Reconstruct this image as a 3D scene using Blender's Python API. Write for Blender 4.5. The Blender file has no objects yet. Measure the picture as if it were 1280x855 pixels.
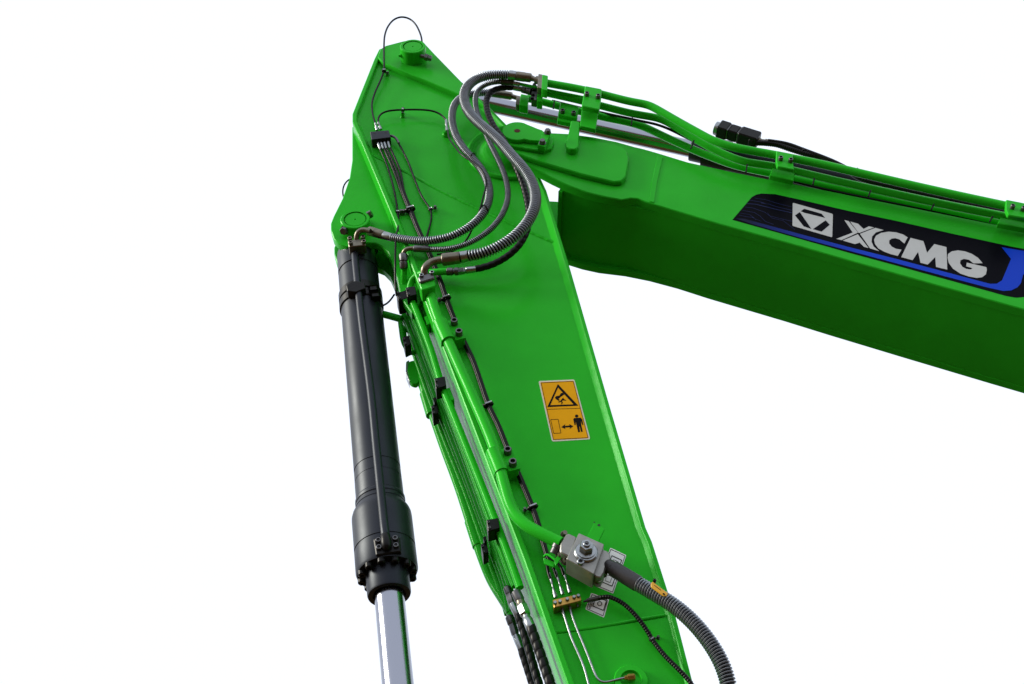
import bpy, bmesh, math, random
from mathutils import Vector, Matrix
random.seed(7)
sc = bpy.context.scene
C = sc.collection
# ------------------------------------------------------------------ camera
F, CX, CY = 1480.0, 640.0, 427.5          # focal length and centre in photo pixels
TILT = math.radians(45.0)
D, H = 3.6, 1.6                            # distance of the stick's near side, eye height
cam = bpy.data.cameras.new('camera'); camo = bpy.data.objects.new('camera', cam); C.objects.link(camo)
cam.sensor_width = 36.0; cam.lens = 36.0 * F / 1280.0; cam.clip_start = 0.05; cam.clip_end = 2000
camo.location = (0, 0, H); camo.rotation_euler = (math.pi / 2 + TILT, 0, 0)
sc.camera = camo
# ------------------------------------------------------------------ sky, sun, exposure
w = bpy.data.worlds.new('World'); sc.world = w; w.use_nodes = True
bg = w.node_tree.nodes['Background']
bg.inputs[0].default_value = (1.0, 1.07, 1.20, 1); bg.inputs[1].default_value = 1.0
sun = bpy.data.lights.new('sun', 'SUN'); sun.energy = 4.4; sun.angle = math.radians(22); sun.color = (1.0, 0.94, 0.80)
suno = bpy.data.objects.new('sun', sun); C.objects.link(suno)
SUNDIR = Vector((-0.90, -0.13, 0.38)).normalized()      # towards the sun
suno.rotation_euler = SUNDIR.to_track_quat('Z', 'Y').to_euler(); suno.location = (-8, -3, 12)
sc.view_settings.view_transform = 'Standard'; sc.view_settings.look = 'None'
sc.view_settings.exposure = 0.0; sc.view_settings.gamma = 1.0
sc.view_settings.use_curve_mapping = False

# ------------------------------------------------------------------ materials
MATS = {}
def mat(name, col, rough=0.5, metal=0.0, spec=0.5, var=0.0, vscale=6.0, bump=0.0, bscale=200.0, coat=0.0, rvar=0.0, bigbump=0.0, col2=None):
    m = bpy.data.materials.new(name); m.use_nodes = True
    nt = m.node_tree; b = nt.nodes['Principled BSDF']
    b.inputs['Base Color'].default_value = (*col, 1); b.inputs['Roughness'].default_value = rough
    b.inputs['Metallic'].default_value = metal; b.inputs['Specular IOR Level'].default_value = spec
    b.inputs['Coat Weight'].default_value = coat; b.inputs['Coat Roughness'].default_value = 0.08
    tc = nt.nodes.new('ShaderNodeTexCoord')
    geo = nt.nodes.new('ShaderNodeNewGeometry')
    if var > 0 or rvar > 0:
        n = nt.nodes.new('ShaderNodeTexNoise'); n.inputs['Scale'].default_value = vscale
        n.inputs['Detail'].default_value = 6; n.inputs['Roughness'].default_value = 0.6
        nt.links.new(geo.outputs['Position'], n.inputs['Vector'])
        if var > 0:
            r = nt.nodes.new('ShaderNodeMix'); r.data_type = 'RGBA'
            c2 = col2 if col2 else tuple(c * (1 - var) for c in col)
            c1 = col if col2 else tuple(min(1, c * (1 + var)) for c in col)
            r.inputs[6].default_value = (*c1, 1); r.inputs[7].default_value = (*c2, 1)
            mr = nt.nodes.new('ShaderNodeMapRange'); mr.inputs[1].default_value = 0.3; mr.inputs[2].default_value = 0.7
            nt.links.new(n.outputs[0], mr.inputs[0]); nt.links.new(mr.outputs[0], r.inputs[0])
            nt.links.new(r.outputs[2], b.inputs['Base Color'])
        if rvar > 0:
            mr = nt.nodes.new('ShaderNodeMapRange'); mr.inputs[1].default_value = 0.3; mr.inputs[2].default_value = 0.7
            mr.inputs[3].default_value = max(0.02, rough - rvar); mr.inputs[4].default_value = rough + rvar
            nt.links.new(n.outputs[0], mr.inputs[0]); nt.links.new(mr.outputs[0], b.inputs['Roughness'])
    prev = None
    for st, scl, dist in ((bump, bscale, 0.0004), (bigbump, 5.0, 0.01)):
        if st > 0:
            n2 = nt.nodes.new('ShaderNodeTexNoise'); n2.inputs['Scale'].default_value = scl; n2.inputs['Detail'].default_value = 2
            nt.links.new(geo.outputs['Position'], n2.inputs['Vector'])
            bp = nt.nodes.new('ShaderNodeBump'); bp.inputs['Strength'].default_value = st; bp.inputs['Distance'].default_value = dist
            nt.links.new(n2.outputs[0], bp.inputs['Height'])
            if prev: nt.links.new(prev.outputs[0], bp.inputs['Normal'])
            nt.links.new(bp.outputs[0], b.inputs['Normal']); prev = bp
    MATS[name] = m
    return m
GREEN = mat('green_paint', (0.023, 0.45, 0.020), 0.22, 0, 0.09, var=0.08, vscale=3.0, bump=0.4, bscale=350, rvar=0.06, bigbump=0.22)
GREEN.node_tree.nodes['Principled BSDF'].inputs['Specular Tint'].default_value = (0.40, 1.0, 0.55, 1)
BLACKP = mat('black_cylinder_paint', (0.012, 0.0125, 0.018), 0.42, 0, 0.30, var=0.1, vscale=5, bump=0.2, bscale=300, rvar=0.06)
BLACKP.node_tree.nodes['Principled BSDF'].inputs['Specular Tint'].default_value = (0.72, 0.84, 1.0, 1)
CHROME = mat('chrome', (0.31, 0.32, 0.37), 0.17, 1.0, 0.5, rvar=0.04, vscale=8)
STEEL = mat('spring_steel', (0.25, 0.275, 0.31), 0.38, 0.8, 0.5, var=0.15, vscale=30)
RUBBER = mat('black_rubber', (0.006, 0.006, 0.006), 0.6, 0, 0.12, var=0.2, vscale=20)
PLAST = mat('black_plastic', (0.006, 0.006, 0.0065), 0.36, 0, 0.16, bump=0.3, bscale=250)
LINE = mat('black_nylon_line', (0.005, 0.005, 0.005), 0.30, 0, 0.14)
ZINC = mat('zinc_plated_steel', (0.29, 0.31, 0.32), 0.30, 1.0, 0.5, var=0.12, vscale=40)
DZINC = mat('dull_dark_steel', (0.12, 0.12, 0.125), 0.42, 0.9, 0.5, var=0.2, vscale=40)
OLIVE = mat('yellow_zinc_steel', (0.22, 0.20, 0.15), 0.36, 0.85, 0.4, var=0.2, vscale=35, col2=(0.13, 0.12, 0.10))
VALVE = mat('grey_cast_valve', (0.26, 0.26, 0.24), 0.40, 0.65, 0.5, var=0.15, vscale=25, bump=0.4, bscale=180)
BRASS = mat('brass', (0.42, 0.25, 0.06), 0.35, 0.85, 0.5, var=0.25, vscale=30)
SLEEVE = mat('grey_rubber_sleeve', (0.03, 0.028, 0.03), 0.42, 0.1, 0.5, var=0.2, vscale=30, bump=0.5, bscale=260)
SOCK = mat('dark_socket', (0.01, 0.01, 0.01), 0.7)
RUST = mat('rusty_bore', (0.07, 0.02, 0.008), 0.9, var=0.4, vscale=60)
YEL = mat('orange_sticker', (0.78, 0.37, 0.004), 0.45, 0, 0.05, var=0.04, vscale=20)
CREAM = mat('cream_border', (0.62, 0.60, 0.48), 0.45)
INK = mat('black_ink', (0.008, 0.007, 0.006), 0.5, 0, 0.04)
WHITE = mat('white_sticker', (0.74, 0.76, 0.75), 0.4, 0, 0.1, var=0.05, vscale=20)
NAVY = mat('navy_decal', (0.003, 0.003, 0.006), 0.30, 0, 0.02, var=0.2, vscale=4)
BLUE = mat('blue_decal', (0.002, 0.045, 0.55), 0.30, 0, 0.08, var=0.05, vscale=4)
DBLUE = mat('dark_blue_decal', (0.004, 0.012, 0.10), 0.30, 0, 0.08)
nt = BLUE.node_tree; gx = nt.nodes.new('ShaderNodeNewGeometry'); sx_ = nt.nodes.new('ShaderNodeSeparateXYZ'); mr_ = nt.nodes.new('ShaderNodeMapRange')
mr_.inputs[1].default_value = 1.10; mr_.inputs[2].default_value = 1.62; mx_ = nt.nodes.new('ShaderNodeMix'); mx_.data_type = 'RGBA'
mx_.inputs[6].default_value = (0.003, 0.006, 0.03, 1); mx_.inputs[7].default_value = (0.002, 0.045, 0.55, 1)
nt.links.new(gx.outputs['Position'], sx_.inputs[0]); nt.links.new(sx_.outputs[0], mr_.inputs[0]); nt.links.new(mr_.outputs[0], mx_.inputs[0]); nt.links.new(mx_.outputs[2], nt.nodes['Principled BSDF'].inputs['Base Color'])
LBLUE = mat('pale_blue_print', (0.012, 0.018, 0.075), 0.35, 0, 0.08)
SILV = mat('silver_decal', (0.50, 0.52, 0.52), 0.40, 0.0, 0.15, var=0.05, vscale=10)
TAGY = mat('yellow_tag', (0.70, 0.36, 0.01), 0.45)
GROUND = mat('ground_gravel', (0.080, 0.040, 0.008), 0.95, 0, 0.2, var=0.25, vscale=1.5)

# ------------------------------------------------------------------ measuring helpers
cT, sT = math.cos(TILT), math.sin(TILT)
def _t(px, py, o):
    v = (CY - py) / F
    return (D - o) / (cT - v * sT)
def P(px, py, o=0.0):                      # point of the photo on the upright plane o metres before the stick's side
    t = _t(px, py, o); v = (CY - py) / F
    return Vector(((px - CX) / F * t, D - o, H + (sT + v * cT) * t))
def MP(px, py, o=0.0): return _t(px, py, o) / F      # metres per photo pixel there
NRM = Vector((0, -1, 0))                   # outward normal of the side plates

WL = {}
def thing(name, label, cat, loc, group=None):
    o = bpy.data.objects.new(name, None); C.objects.link(o); o.location = loc; o.empty_display_size = 0.1
    o['label'] = label; o['category'] = cat
    if group: o['group'] = group
    WL[o.name] = Vector(loc)
    return o
def obj(name, bm, m, parent=None, smooth=35, label=None, cat=None, group=None, kind=None):
    bmesh.ops.recalc_face_normals(bm, faces=bm.faces)
    c = Vector((0, 0, 0))
    for v in bm.verts: c += v.co
    c /= max(1, len(bm.verts))
    for v in bm.verts: v.co -= c
    me = bpy.data.meshes.new(name); bm.to_mesh(me); bm.free()
    me.materials.append(m)
    if smooth:
        me.polygons.foreach_set('use_smooth', [True] * len(me.polygons))
        me.set_sharp_from_angle(angle=math.radians(smooth))
    o = bpy.data.objects.new(name, me); C.objects.link(o)
    if parent:
        o.parent = parent; o.location = c - WL[parent.name]
    else: o.location = c
    WL[o.name] = c
    if label: o['label'] = label
    if cat: o['category'] = cat
    if group: o['group'] = group
    if kind: o['kind'] = kind
    return o

# ------------------------------------------------------------------ shape helpers (each adds to a bmesh)
def b_prism(bm, pts, depth, bevel=0.0, seg=1):
    """polygon of world points on an upright plane, extruded backwards (+y)"""
    t = bmesh.new()
    vs = [t.verts.new(p) for p in pts]; f = t.faces.new(vs)
    r = bmesh.ops.extrude_face_region(t, geom=[f])
    for v in r['geom']:
        if isinstance(v, bmesh.types.BMVert): v.co.y += depth
    bmesh.ops.recalc_face_normals(t, faces=t.faces)
    if bevel > 0:
        es = [e for e in t.edges if len(e.link_faces) == 2 and e.calc_face_angle(0) > 0.9]
        bmesh.ops.bevel(t, geom=es, offset=bevel, segments=seg, profile=0.5, affect='EDGES', clamp_overlap=True)
    merge(bm, t)
def merge(bm, t):
    me = bpy.data.meshes.new('tmp'); t.to_mesh(me); t.free(); bm.from_mesh(me); bpy.data.meshes.remove(me)
def plate(px, o, depth, bevel=0.0, seg=1, bm=None):
    bm = bm or bmesh.new()
    b_prism(bm, [P(x, y, o) for x, y in px], depth, bevel, seg)
    return bm
def b_box(bm, c, ax, ay, az, hx, hy, hz, bevel=0.0, seg=1):
    t = bmesh.new(); bmesh.ops.create_cube(t, size=2.0)
    for v in t.verts: v.co = Vector(c) + ax * (v.co.x * hx) + ay * (v.co.y * hy) + az * (v.co.z * hz)
    if bevel > 0:
        bmesh.ops.bevel(t, geom=t.edges[:], offset=bevel, segments=seg, profile=0.5, affect='EDGES', clamp_overlap=True)
    merge(bm, t)
def frame(axis, hint=None):
    z = axis.normalized(); h = hint or Vector((0, 0, 1))
    if abs(z.dot(h)) > 0.95: h = Vector((1, 0, 0))
    x = h.cross(z).normalized(); y = z.cross(x)
    return x, y, z
def b_lathe(bm, org, axis, prof, seg=28, cap0=True, cap1=True, rot=0.0):
    x, y, z = frame(axis); rings = []
    for r, h in prof:
        rings.append([bm.verts.new(org + z * h + (x * math.cos(rot + 2 * math.pi * i / seg) + y * math.sin(rot + 2 * math.pi * i / seg)) * max(r, 1e-5)) for i in range(seg)])
    for a, b in zip(rings, rings[1:]):
        for i in range(seg): bm.faces.new((a[i], a[(i + 1) % seg], b[(i + 1) % seg], b[i]))
    if cap0: bm.faces.new(rings[0][::-1])
    if cap1: bm.faces.new(rings[-1])
def spline(pts, step):
    """Catmull-Rom through world points, sampled about every step metres"""
    if len(pts) == 2: q = [pts[0] * 2 - pts[1]] + pts + [pts[1] * 2 - pts[0]]
    else: q = [pts[0] * 2 - pts[1]] + pts + [pts[-1] * 2 - pts[-2]]
    out = []
    for i in range(1, len(q) - 2):
        p0, p1, p2, p3 = q[i - 1:i + 3]
        n = max(2, int((p2 - p1).length / step))
        for k in range(n):
            t = k / n
            out.append(0.5 * ((2 * p1) + (p2 - p0) * t + (2 * p0 - 5 * p1 + 4 * p2 - p3) * t * t + (3 * p1 - p0 - 3 * p2 + p3) * t ** 3))
    out.append(q[-2].copy())
    return out
def relax(pts, n=6):
    for _ in range(n):
        pts = [pts[0]] + [(pts[i - 1] + pts[i] * 2 + pts[i + 1]) / 4 for i in range(1, len(pts) - 1)] + [pts[-1]]
    return pts
def frames(pts):
    fr = []; x = None
    for i, p in enumerate(pts):
        d = (pts[min(i + 1, len(pts) - 1)] - pts[max(i - 1, 0)]).normalized()
        if x is None: x = frame(d)[0]
        x = (x - d * x.dot(d)).normalized(); fr.append((p, x, d.cross(x), d))
    return fr
def b_tube(bm, pts, r, seg=12, caps=True):
    """r: number or function of arc length"""
    fr = frames(pts); rings = []; s = 0
    for i, (p, x, y, d) in enumerate(fr):
        if i: s += (p - fr[i - 1][0]).length
        rr = r(s) if callable(r) else r
        rings.append([bm.verts.new(p + (x * math.cos(2 * math.pi * k / seg) + y * math.sin(2 * math.pi * k / seg)) * rr) for k in range(seg)])
    for a, b in zip(rings, rings[1:]):
        for i in range(seg): bm.faces.new((a[i], a[(i + 1) % seg], b[(i + 1) % seg], b[i]))
    if caps: bm.faces.new(rings[0][::-1]); bm.faces.new(rings[-1])
def b_helix(bm, pts, r, pitch, w, h, per=14, jitter=0.0):
    """a flat wire of width w and height h wound round the path; pitch: function of the fraction along it"""
    fr = frames(pts); cum = [0]
    for a, b in zip(fr, fr[1:]): cum.append(cum[-1] + (b[0] - a[0]).length)
    L = cum[-1]; s = 0; ph = 0; i = 0; rings = []
    while s < L:
        while i < len(cum) - 2 and cum[i + 1] < s: i += 1
        u = (s - cum[i]) / max(1e-9, cum[i + 1] - cum[i])
        p = fr[i][0].lerp(fr[i + 1][0], u); x = fr[i][1].lerp(fr[i + 1][1], u); d = fr[i][3].lerp(fr[i + 1][3], u).normalized()
        x = (x - d * x.dot(d)).normalized(); y = d.cross(x)
        e = x * math.cos(ph) + y * math.sin(ph)
        ring = []
        for a, c in ((-.5, 0), (-.38, .75), (0, 1), (.38, .75), (.5, 0)):
            ring.append(bm.verts.new(p + e * (r + c * h) + d * (a * w)))
        rings.append(ring)
        ph += 2 * math.pi / per; s += pitch(s / L) / per
    for a, b in zip(rings, rings[1:]):
        for k in range(4): bm.faces.new((a[k], a[k + 1], b[k + 1], b[k]))
def PP(lst, step=0.02, rl=4): return relax(spline([P(*q) for q in lst], step), rl)
def tube(lst, rpx, seg=12, step=0.02, bm=None, rl=4):
    """pipe through photo points (px, py, o); the radius is measured in photo pixels at its middle"""
    bm = bm or bmesh.new(); q = lst[len(lst) // 2]
    b_tube(bm, PP(lst, step, rl), rpx * MP(*q), seg)
    return bm
def step_cyl(p0, p1, prof, seg=20, bm=None, hexa=False):
    """turned piece from p0 to p1 (photo points): prof = [(fraction, radius px)]"""
    bm = bm or bmesh.new(); a, b = P(*p0), P(*p1); L = (b - a).length; m = MP(*p0)
    b_lathe(bm, a, b - a, [(r * m, f * L) for f, r in prof], 6 if hexa else seg)
    return bm
def cyl(p0, p1, r, seg=18, bm=None, hexa=False, ch=0.12):
    return step_cyl(p0, p1, [(0, r * (1 - ch)), (0.12, r), (0.88, r), (1, r * (1 - ch))], seg, bm, hexa)
def sock_bolt(bm, bm2, org, axis, r, h):
    b_lathe(bm, org, axis, [(r, 0), (r, h * .9), (r * .9, h), (r * .62, h), (r * .60, h * .5)], 18, cap1=True)
    b_lathe(bm2, org + axis * (h * .52), axis, [(r * .585, 0), (r * .585, 0.0012)], 6)
def hex_bolt(bm, org, axis, r, h, washer=1.25):
    b_lathe(bm, org, axis, [(r * washer, 0), (r * washer, h * .18)], 20)
    b_lathe(bm, org + axis * (h * .18), axis, [(r, 0), (r, h * .7), (r * .88, h * .82)], 6, rot=random.random())
def flat(name, px, o, m, parent, th=0.0006, label=None):
    return obj(name, plate(px, o, th), m, parent, smooth=0, label=label)
def circ(cx, cy, a, b=None, n=20, rot=0):
    b = b or a
    return [(cx + a * math.cos(rot + 2 * math.pi * i / n), cy + b * math.sin(rot + 2 * math.pi * i / n)) for i in range(n)]
def rnd(poly, r, n=4):
    """round the corners of a photo polygon"""
    out = []; N = len(poly)
    for i in range(N):
        p = Vector(poly[i]); a = Vector(poly[i - 1]); b = Vector(poly[(i + 1) % N])
        ra = min(r, (a - p).length * .45); rb = min(r, (b - p).length * .45)
        s = p + (a - p).normalized() * ra; e = p + (b - p).normalized() * rb
        for k in range(n + 1):
            t = k / n; q = s * (1 - t) ** 2 + p * 2 * t * (1 - t) + e * t * t; out.append((q.x, q.y))
    return out
def ribbon(line, wpx):
    """thin printed line as a closed photo polygon"""
    L = [Vector(p) for p in line]; A = []; B = []
    for i, p in enumerate(L):
        d = (L[min(i + 1, len(L) - 1)] - L[max(i - 1, 0)]).normalized(); n = Vector((-d.y, d.x)) * wpx / 2
        A.append(tuple(p + n)); B.append(tuple(p - n))
    return A + B[::-1]
def strip_plate(px, o, y1, th, side, bevel=0.003):
    """plate standing on edge: follows a photo polyline on plane o, th metres thick towards side (+1/-1), reaching back to y1"""
    w3 = [P(x, y, o) for x, y in px]; q = [Vector((p.x, p.z)) for p in w3]; off = []
    for i, p in enumerate(q):
        ns = []
        if i > 0: d = (q[i] - q[i - 1]).normalized(); ns.append(Vector((-d.y, d.x)))
        if i < len(q) - 1: d = (q[i + 1] - q[i]).normalized(); ns.append(Vector((-d.y, d.x)))
        n = sum(ns, Vector((0, 0))); n /= n.length; k = 1 / max(.4, n.dot(ns[0]))
        off.append(p + n * side * th * k)
    y0 = D - o
    pts = [Vector((p.x, y0, p.y)) for p in q] + [Vector((p.x, y0, p.y)) for p in off[::-1]]
    bm = bmesh.new(); b_prism(bm, pts, y1 - y0, bevel); return bm
def weld(line, o, rpx, step=0.008):
    """a rippled weld bead"""
    bm = bmesh.new(); q = line[0]; r = rpx * MP(q[0], q[1], o); pts = relax(spline([P(x, y, o) for x, y in line], step), 2)
    b_tube(bm, pts, lambda s: r * (1 + .08 * math.sin(s * 700) + .06 * math.sin(s * 231)), 8); return bm

W = 0.32                                   # width of the stick
YF = D + W                                 # its far side
# ------------------------------------------------------------------ ground far below the picture
bm = bmesh.new(); bmesh.ops.create_grid(bm, x_segments=8, y_segments=8, size=150)
obj('ground', bm, GROUND, None, smooth=0, kind='structure')

# ================================================================== STICK
SL = [(474, 61), (468, 73), (456, 103), (440.5, 142), (440.5, 152), (447, 167), (493, 277), (500, 294), (655, 700), (705, 843), (765, 1010), (850, 1240)]
SR = [(577, 102), (612, 134), (640, 163), (663, 196), (683, 238), (713, 337), (762, 507), (807, 659), (815, 677), (844, 768), (867, 857), (914, 1030), (970, 1240)]
stick = thing('excavator_stick', 'bright green steel stick of an excavator hanging down from the boom tip', 'excavator stick', P(740, 800, -W / 2))
sp = SL + SR[::-1]
def inset(poly, d):
    c = Vector((sum(p[0] for p in poly) / len(poly), sum(p[1] for p in poly) / len(poly)))
    return poly
top = [(482, 59), (503, 54), (530, 58), (545, 71)]
obj('side_plate', plate([(x + 1.5, y) for x, y in SL] + [(x - 1.5, y) for x, y in SR[::-1]] + [(545, 73), (530, 62), (503, 58), (482, 62)], 0, 0.018), GREEN, stick)
bmf = bmesh.new(); b_prism(bmf, [Vector((p.x, YF - 0.018, p.z)) for p in (P(x, y, 0) for x, y in sp + top[::-1])], 0.018); obj('side_plate', bmf, GREEN, stick)
obj('front_plate', strip_plate(SL, 0.022, YF + 0.018, 0.024, +1, 0.004), GREEN, stick)
obj('back_plate', strip_plate(SR, 0.022, YF + 0.018, 0.018, -1, 0.003), GREEN, stick)
# fillet welds inside the two overhanging plates
def shift(l, dx): return [(x + dx, y) for x, y in l]
def fillet(line, d0, d1, oh, flip=1):
    """sloping weld fillet between the side plate and an overhanging edge plate"""
    bm = bmesh.new(); A = []; B = []; K = []
    pl = []
    for (x0, y0), (x1, y1) in zip(line, line[1:]):
        n = max(2, int(abs(y1 - y0) / 4))
        pl += [(x0 + (x1 - x0) * k / n, y0 + (y1 - y0) * k / n) for k in range(n)]
    pl.append(line[-1])
    for i, (x, y) in enumerate(pl):
        j = .15 * math.sin(y * .9) + .15 * math.sin(y * .37 + 1)
        A.append(bm.verts.new(P(x + d0, y, oh))); K.append(bm.verts.new(P(x + (d0 + d1) / 2 + j * .4, y + 1, oh * .42))); B.append(bm.verts.new(P(x + d1 + j, y + 2, -.001)))
    for i in range(len(A) - 1): bm.faces.new((A[i], A[i + 1], K[i + 1], K[i])); bm.faces.new((K[i], K[i + 1], B[i + 1], B[i]))
    return bm
obj('weld_seam', fillet(SL[:4], 4.0, 7.5, .016), GREEN, stick); obj('weld_seam', fillet(SL[4:], 6.0, 9.5, .016), GREEN, stick)
obj('weld_seam', fillet(SR[1:], -4.6, -12.5, .020), GREEN, stick)
# thick boss plates at the top
BP = [(475.5, 61), (482, 57), (503, 51.5), (516, 49), (530, 53), (545, 69), (577.5, 102.5), (574, 118), (530, 99.5), (478, 78), (472, 71)]
obj('boss_plate', plate(BP, 0.032, 0.036, 0.004), GREEN, stick)
bmf = bmesh.new(); b_prism(bmf, [Vector((p.x, YF - 0.004, p.z)) for p in (P(x, y, 0.032) for x, y in BP)], 0.036, 0.004); obj('boss_plate', bmf, GREEN, stick)
obj('weld_seam', weld([(477, 80), (530, 102), (573, 120.5)], 0.001, 1.6), GREEN, stick)
# raised joints between the side plate sheets
obj('weld_seam', weld([(463, 193), (510, 217), (560, 244), (640, 281), (697, 306)], -0.0035, 2.4), GREEN, stick)
obj('lower_side_sheet', plate([(688, 793), (738, 786.5), (829, 772), (838, 772), (861, 860), (960, 1230), (848, 1230), (770, 1010), (712, 846)], 0.005, 0.01, 0.003), GREEN, stick)
obj('weld_seam', weld([(690, 791), (740, 785), (831, 769)], 0.002, 2.2), GREEN, stick)
# top pin with its collar
def pin_collar(name, c, o_top, o_base, rr, rc, parent):
    bm = bmesh.new(); o = P(c[0], c[1], o_top); h = o_top - o_base; b = o - NRM * h
    b_lathe(bm, b, NRM, [(rr, 0), (rr, h - .004), (rr - .004, h), (rc + .002, h), (rc + .002, h - .012)], 44)
    k = obj(name, bm, GREEN, parent)
    bm = bmesh.new(); b_lathe(bm, b + NRM * (h - .016), NRM, [(rc - .003, 0), (rc - .003, .0115), (rc - .005, .0135), (.004, .0135), (.004, .006)], 40)
    obj('pin', bm, GREEN, k)
    bm = bmesh.new(); b_lathe(bm, b + NRM * (h - .0145), NRM, [(rc + .0019, 0), (rc + .0019, .002)], 40)
    obj('groove_shade', bm, SOCK, k)  # near-black disc: shade in the groove round the pin, put into colour
    return k
c1 = pin_collar('pin_collar', (516, 57.5), 0.112, 0.030, .072, .054, stick)
bm = bmesh.new(); a = P(526, 70, .085); ax = (P(541, 73.5, .075) - a).normalized()
b_lathe(bm, a, ax, [(.011, 0), (.011, .04)], 12); b_lathe(bm, a + ax * .022, ax, [(.021, 0), (.021, .018)], 6); b_lathe(bm, a + ax * .044, ax, [(.018, 0), (.018, .014), (.013, .018)], 6)
obj('bolt', bm, DZINC, c1)
bm = bmesh.new(); a = P(503, 69, .07); b_lathe(bm, a, P(498, 70, .07) - a, [(.012, 0), (.012, .012), (.007, .014), (.007, .024)], 14); obj('grease_nipple', bm, GREEN, c1)
# pivot boss round the boom pin
bm = bmesh.new(); c = P(639, 192, 0.0)
b_lathe(bm, c, NRM, [(.228, -.002), (.228, .012), (.222, .020), (.213, .022), (.205, .019), (.198, .010), (.185, .008), (.165, .012), (.150, .022), (.138, .034), (.120, .039)], 64)
obj('pivot_boss', bm, GREEN, stick)
# ears that carry the bucket cylinder
EAR = [(440.3, 158), (440.3, 200), (437, 222), (428, 248), (417, 270), (413.5, 279), (413.6, 287), (417, 298), (424, 305), (433, 308.5), (446, 307), (459, 303.5), (468, 303.5), (477, 307), (485, 315), (491, 329), (496, 346), (501, 372), (515, 392), (530, 372), (508, 300), (462, 180), (450, 158)]
OE = -0.062
e1 = obj('cylinder_ear', plate(EAR, OE, 0.042, 0.004), GREEN, stick)
bm = bmesh.new(); b_prism(bm, [Vector((p.x, D - OE + .154, p.z)) for p in (P(x, y, OE) for x, y in EAR)], 0.042, 0.004); obj('cylinder_ear', bm, GREEN, stick)
c2 = pin_collar('pin_collar', (443.8, 273.5), OE + .056, OE - .002, .071, .0535, stick)
bm = bmesh.new(); a = P(457, 271, OE + .03); ax = (P(466, 266, OE + .05) - a).normalized(); hex_bolt(bm, a, ax, .019, .036, 1.05); b_lathe(bm, a - ax * .012, ax, [(.010, 0), (.010, .03)], 12); obj('bolt', bm, DZINC, c2)
bm = bmesh.new(); a = P(432, 287, OE + .03); hex_bolt(bm, a, (P(427, 290.5, OE + .045) - a).normalized(), .020, .03, 1.2); obj('bolt', bm, DZINC, c2)

# ---- pipes along the stick
def pipe(name, pts, r, parent=stick, label=None, seg=16, m=GREEN, step=0.02, rl=3):
    return obj(name, tube(pts, r, seg, step, None, rl), m, parent, label=label)
main = pipe('hydraulic_pipe', [(533, 357, .09), (537, 366, .075), (546, 394, .07), (566, 440, .07), (594, 503, .07), (617, 558, .07), (629, 602, .07), (637, 630, .07), (645, 645, .072), (656, 656, .078), (672, 665, .085), (701, 679, .09)], 7.6, label='thick green pipe running down the near side of the stick to the valve', seg=24, step=.012, rl=10)
obj('pipe_flange', plate(rnd([(523, 352), (542, 346.5), (545, 357), (527, 363)], 3), .125, .075, .004), GREEN, main)
obj('flange_half', plate(rnd([(522, 345.5), (541, 340), (544, 347), (525, 353)], 3), .137, .075, .004), DZINC, main)
bmb, bms = bmesh.new(), bmesh.new()
bmb.free(); bms.free()
def bolt_set(qs, o, r, h, m, parent, name='bolt'):
    for q in qs:
        bb, bs = bmesh.new(), bmesh.new(); sock_bolt(bb, bs, P(q[0], q[1], o), NRM, r, h); obj(name, bb, m, parent); obj('bolt_socket', bs, SOCK, parent)
bolt_set(((527, 345), (540, 341.5)), .137, .010, .010, ZINC, main)
def saddle(cl, pa, pb, base, bolts, o):
    """half shell over the pipe between pa and pb with a bolted foot beside it"""
    a, b = P(*pa), P(*pb); ax = (b - a).normalized(); side = ax.cross(NRM).normalized()
    if side.x < 0: side = -side
    r = 9.3 * MP(*pa); bm = bmesh.new(); n = 14; L = (b - a).length
    prof = [(-r * 1.02, -r * .7)] + [(r * math.cos(math.pi - math.pi * k / n), r * math.sin(math.pi * k / n)) for k in range(n + 1)]
    ft = 0.046
    out = prof + [(r + .004, -.002), (r + ft, -.002), (r + ft, -.016), (r - .006, -.016)]
    V = []
    for p in (a, b): V.append([bm.verts.new(p + side * s + NRM * h) for s, h in out])
    N = len(out)
    for i in range(N): bm.faces.new((V[0][i], V[0][(i + 1) % N], V[1][(i + 1) % N], V[1][i]))
    bm.faces.new(V[0]); bm.faces.new(V[1][::-1])
    k = obj('pipe_clamp', bm, GREEN, stick, smooth=40)
    bm = bmesh.new(); m = (a + b) / 2; hb = (o - .001 - .016) / 2
    b_box(bm, m + side * (r * .5 + ft * .5) - NRM * (.016 + hb), ax, side, NRM, L * .46, r * .5 + ft * .5 - .004, hb, .002); obj('clamp_block', bm, GREEN, k)
    for t in (.22, .78):
        bb, bs = bmesh.new(), bmesh.new(); p = a + (b - a) * t + side * (r + ft * .52) - NRM * .002
        sock_bolt(bb, bs, p, NRM, .0155, .026); q = obj('bolt', bb, DZINC, k); obj('bolt_socket', bs, SOCK, k)
saddle(main, (550, 403, .07), (560.5, 427, .07), None, None, .07)
saddle(main, (616, 564, .07), (627, 591, .07), None, None, .07)
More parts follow.
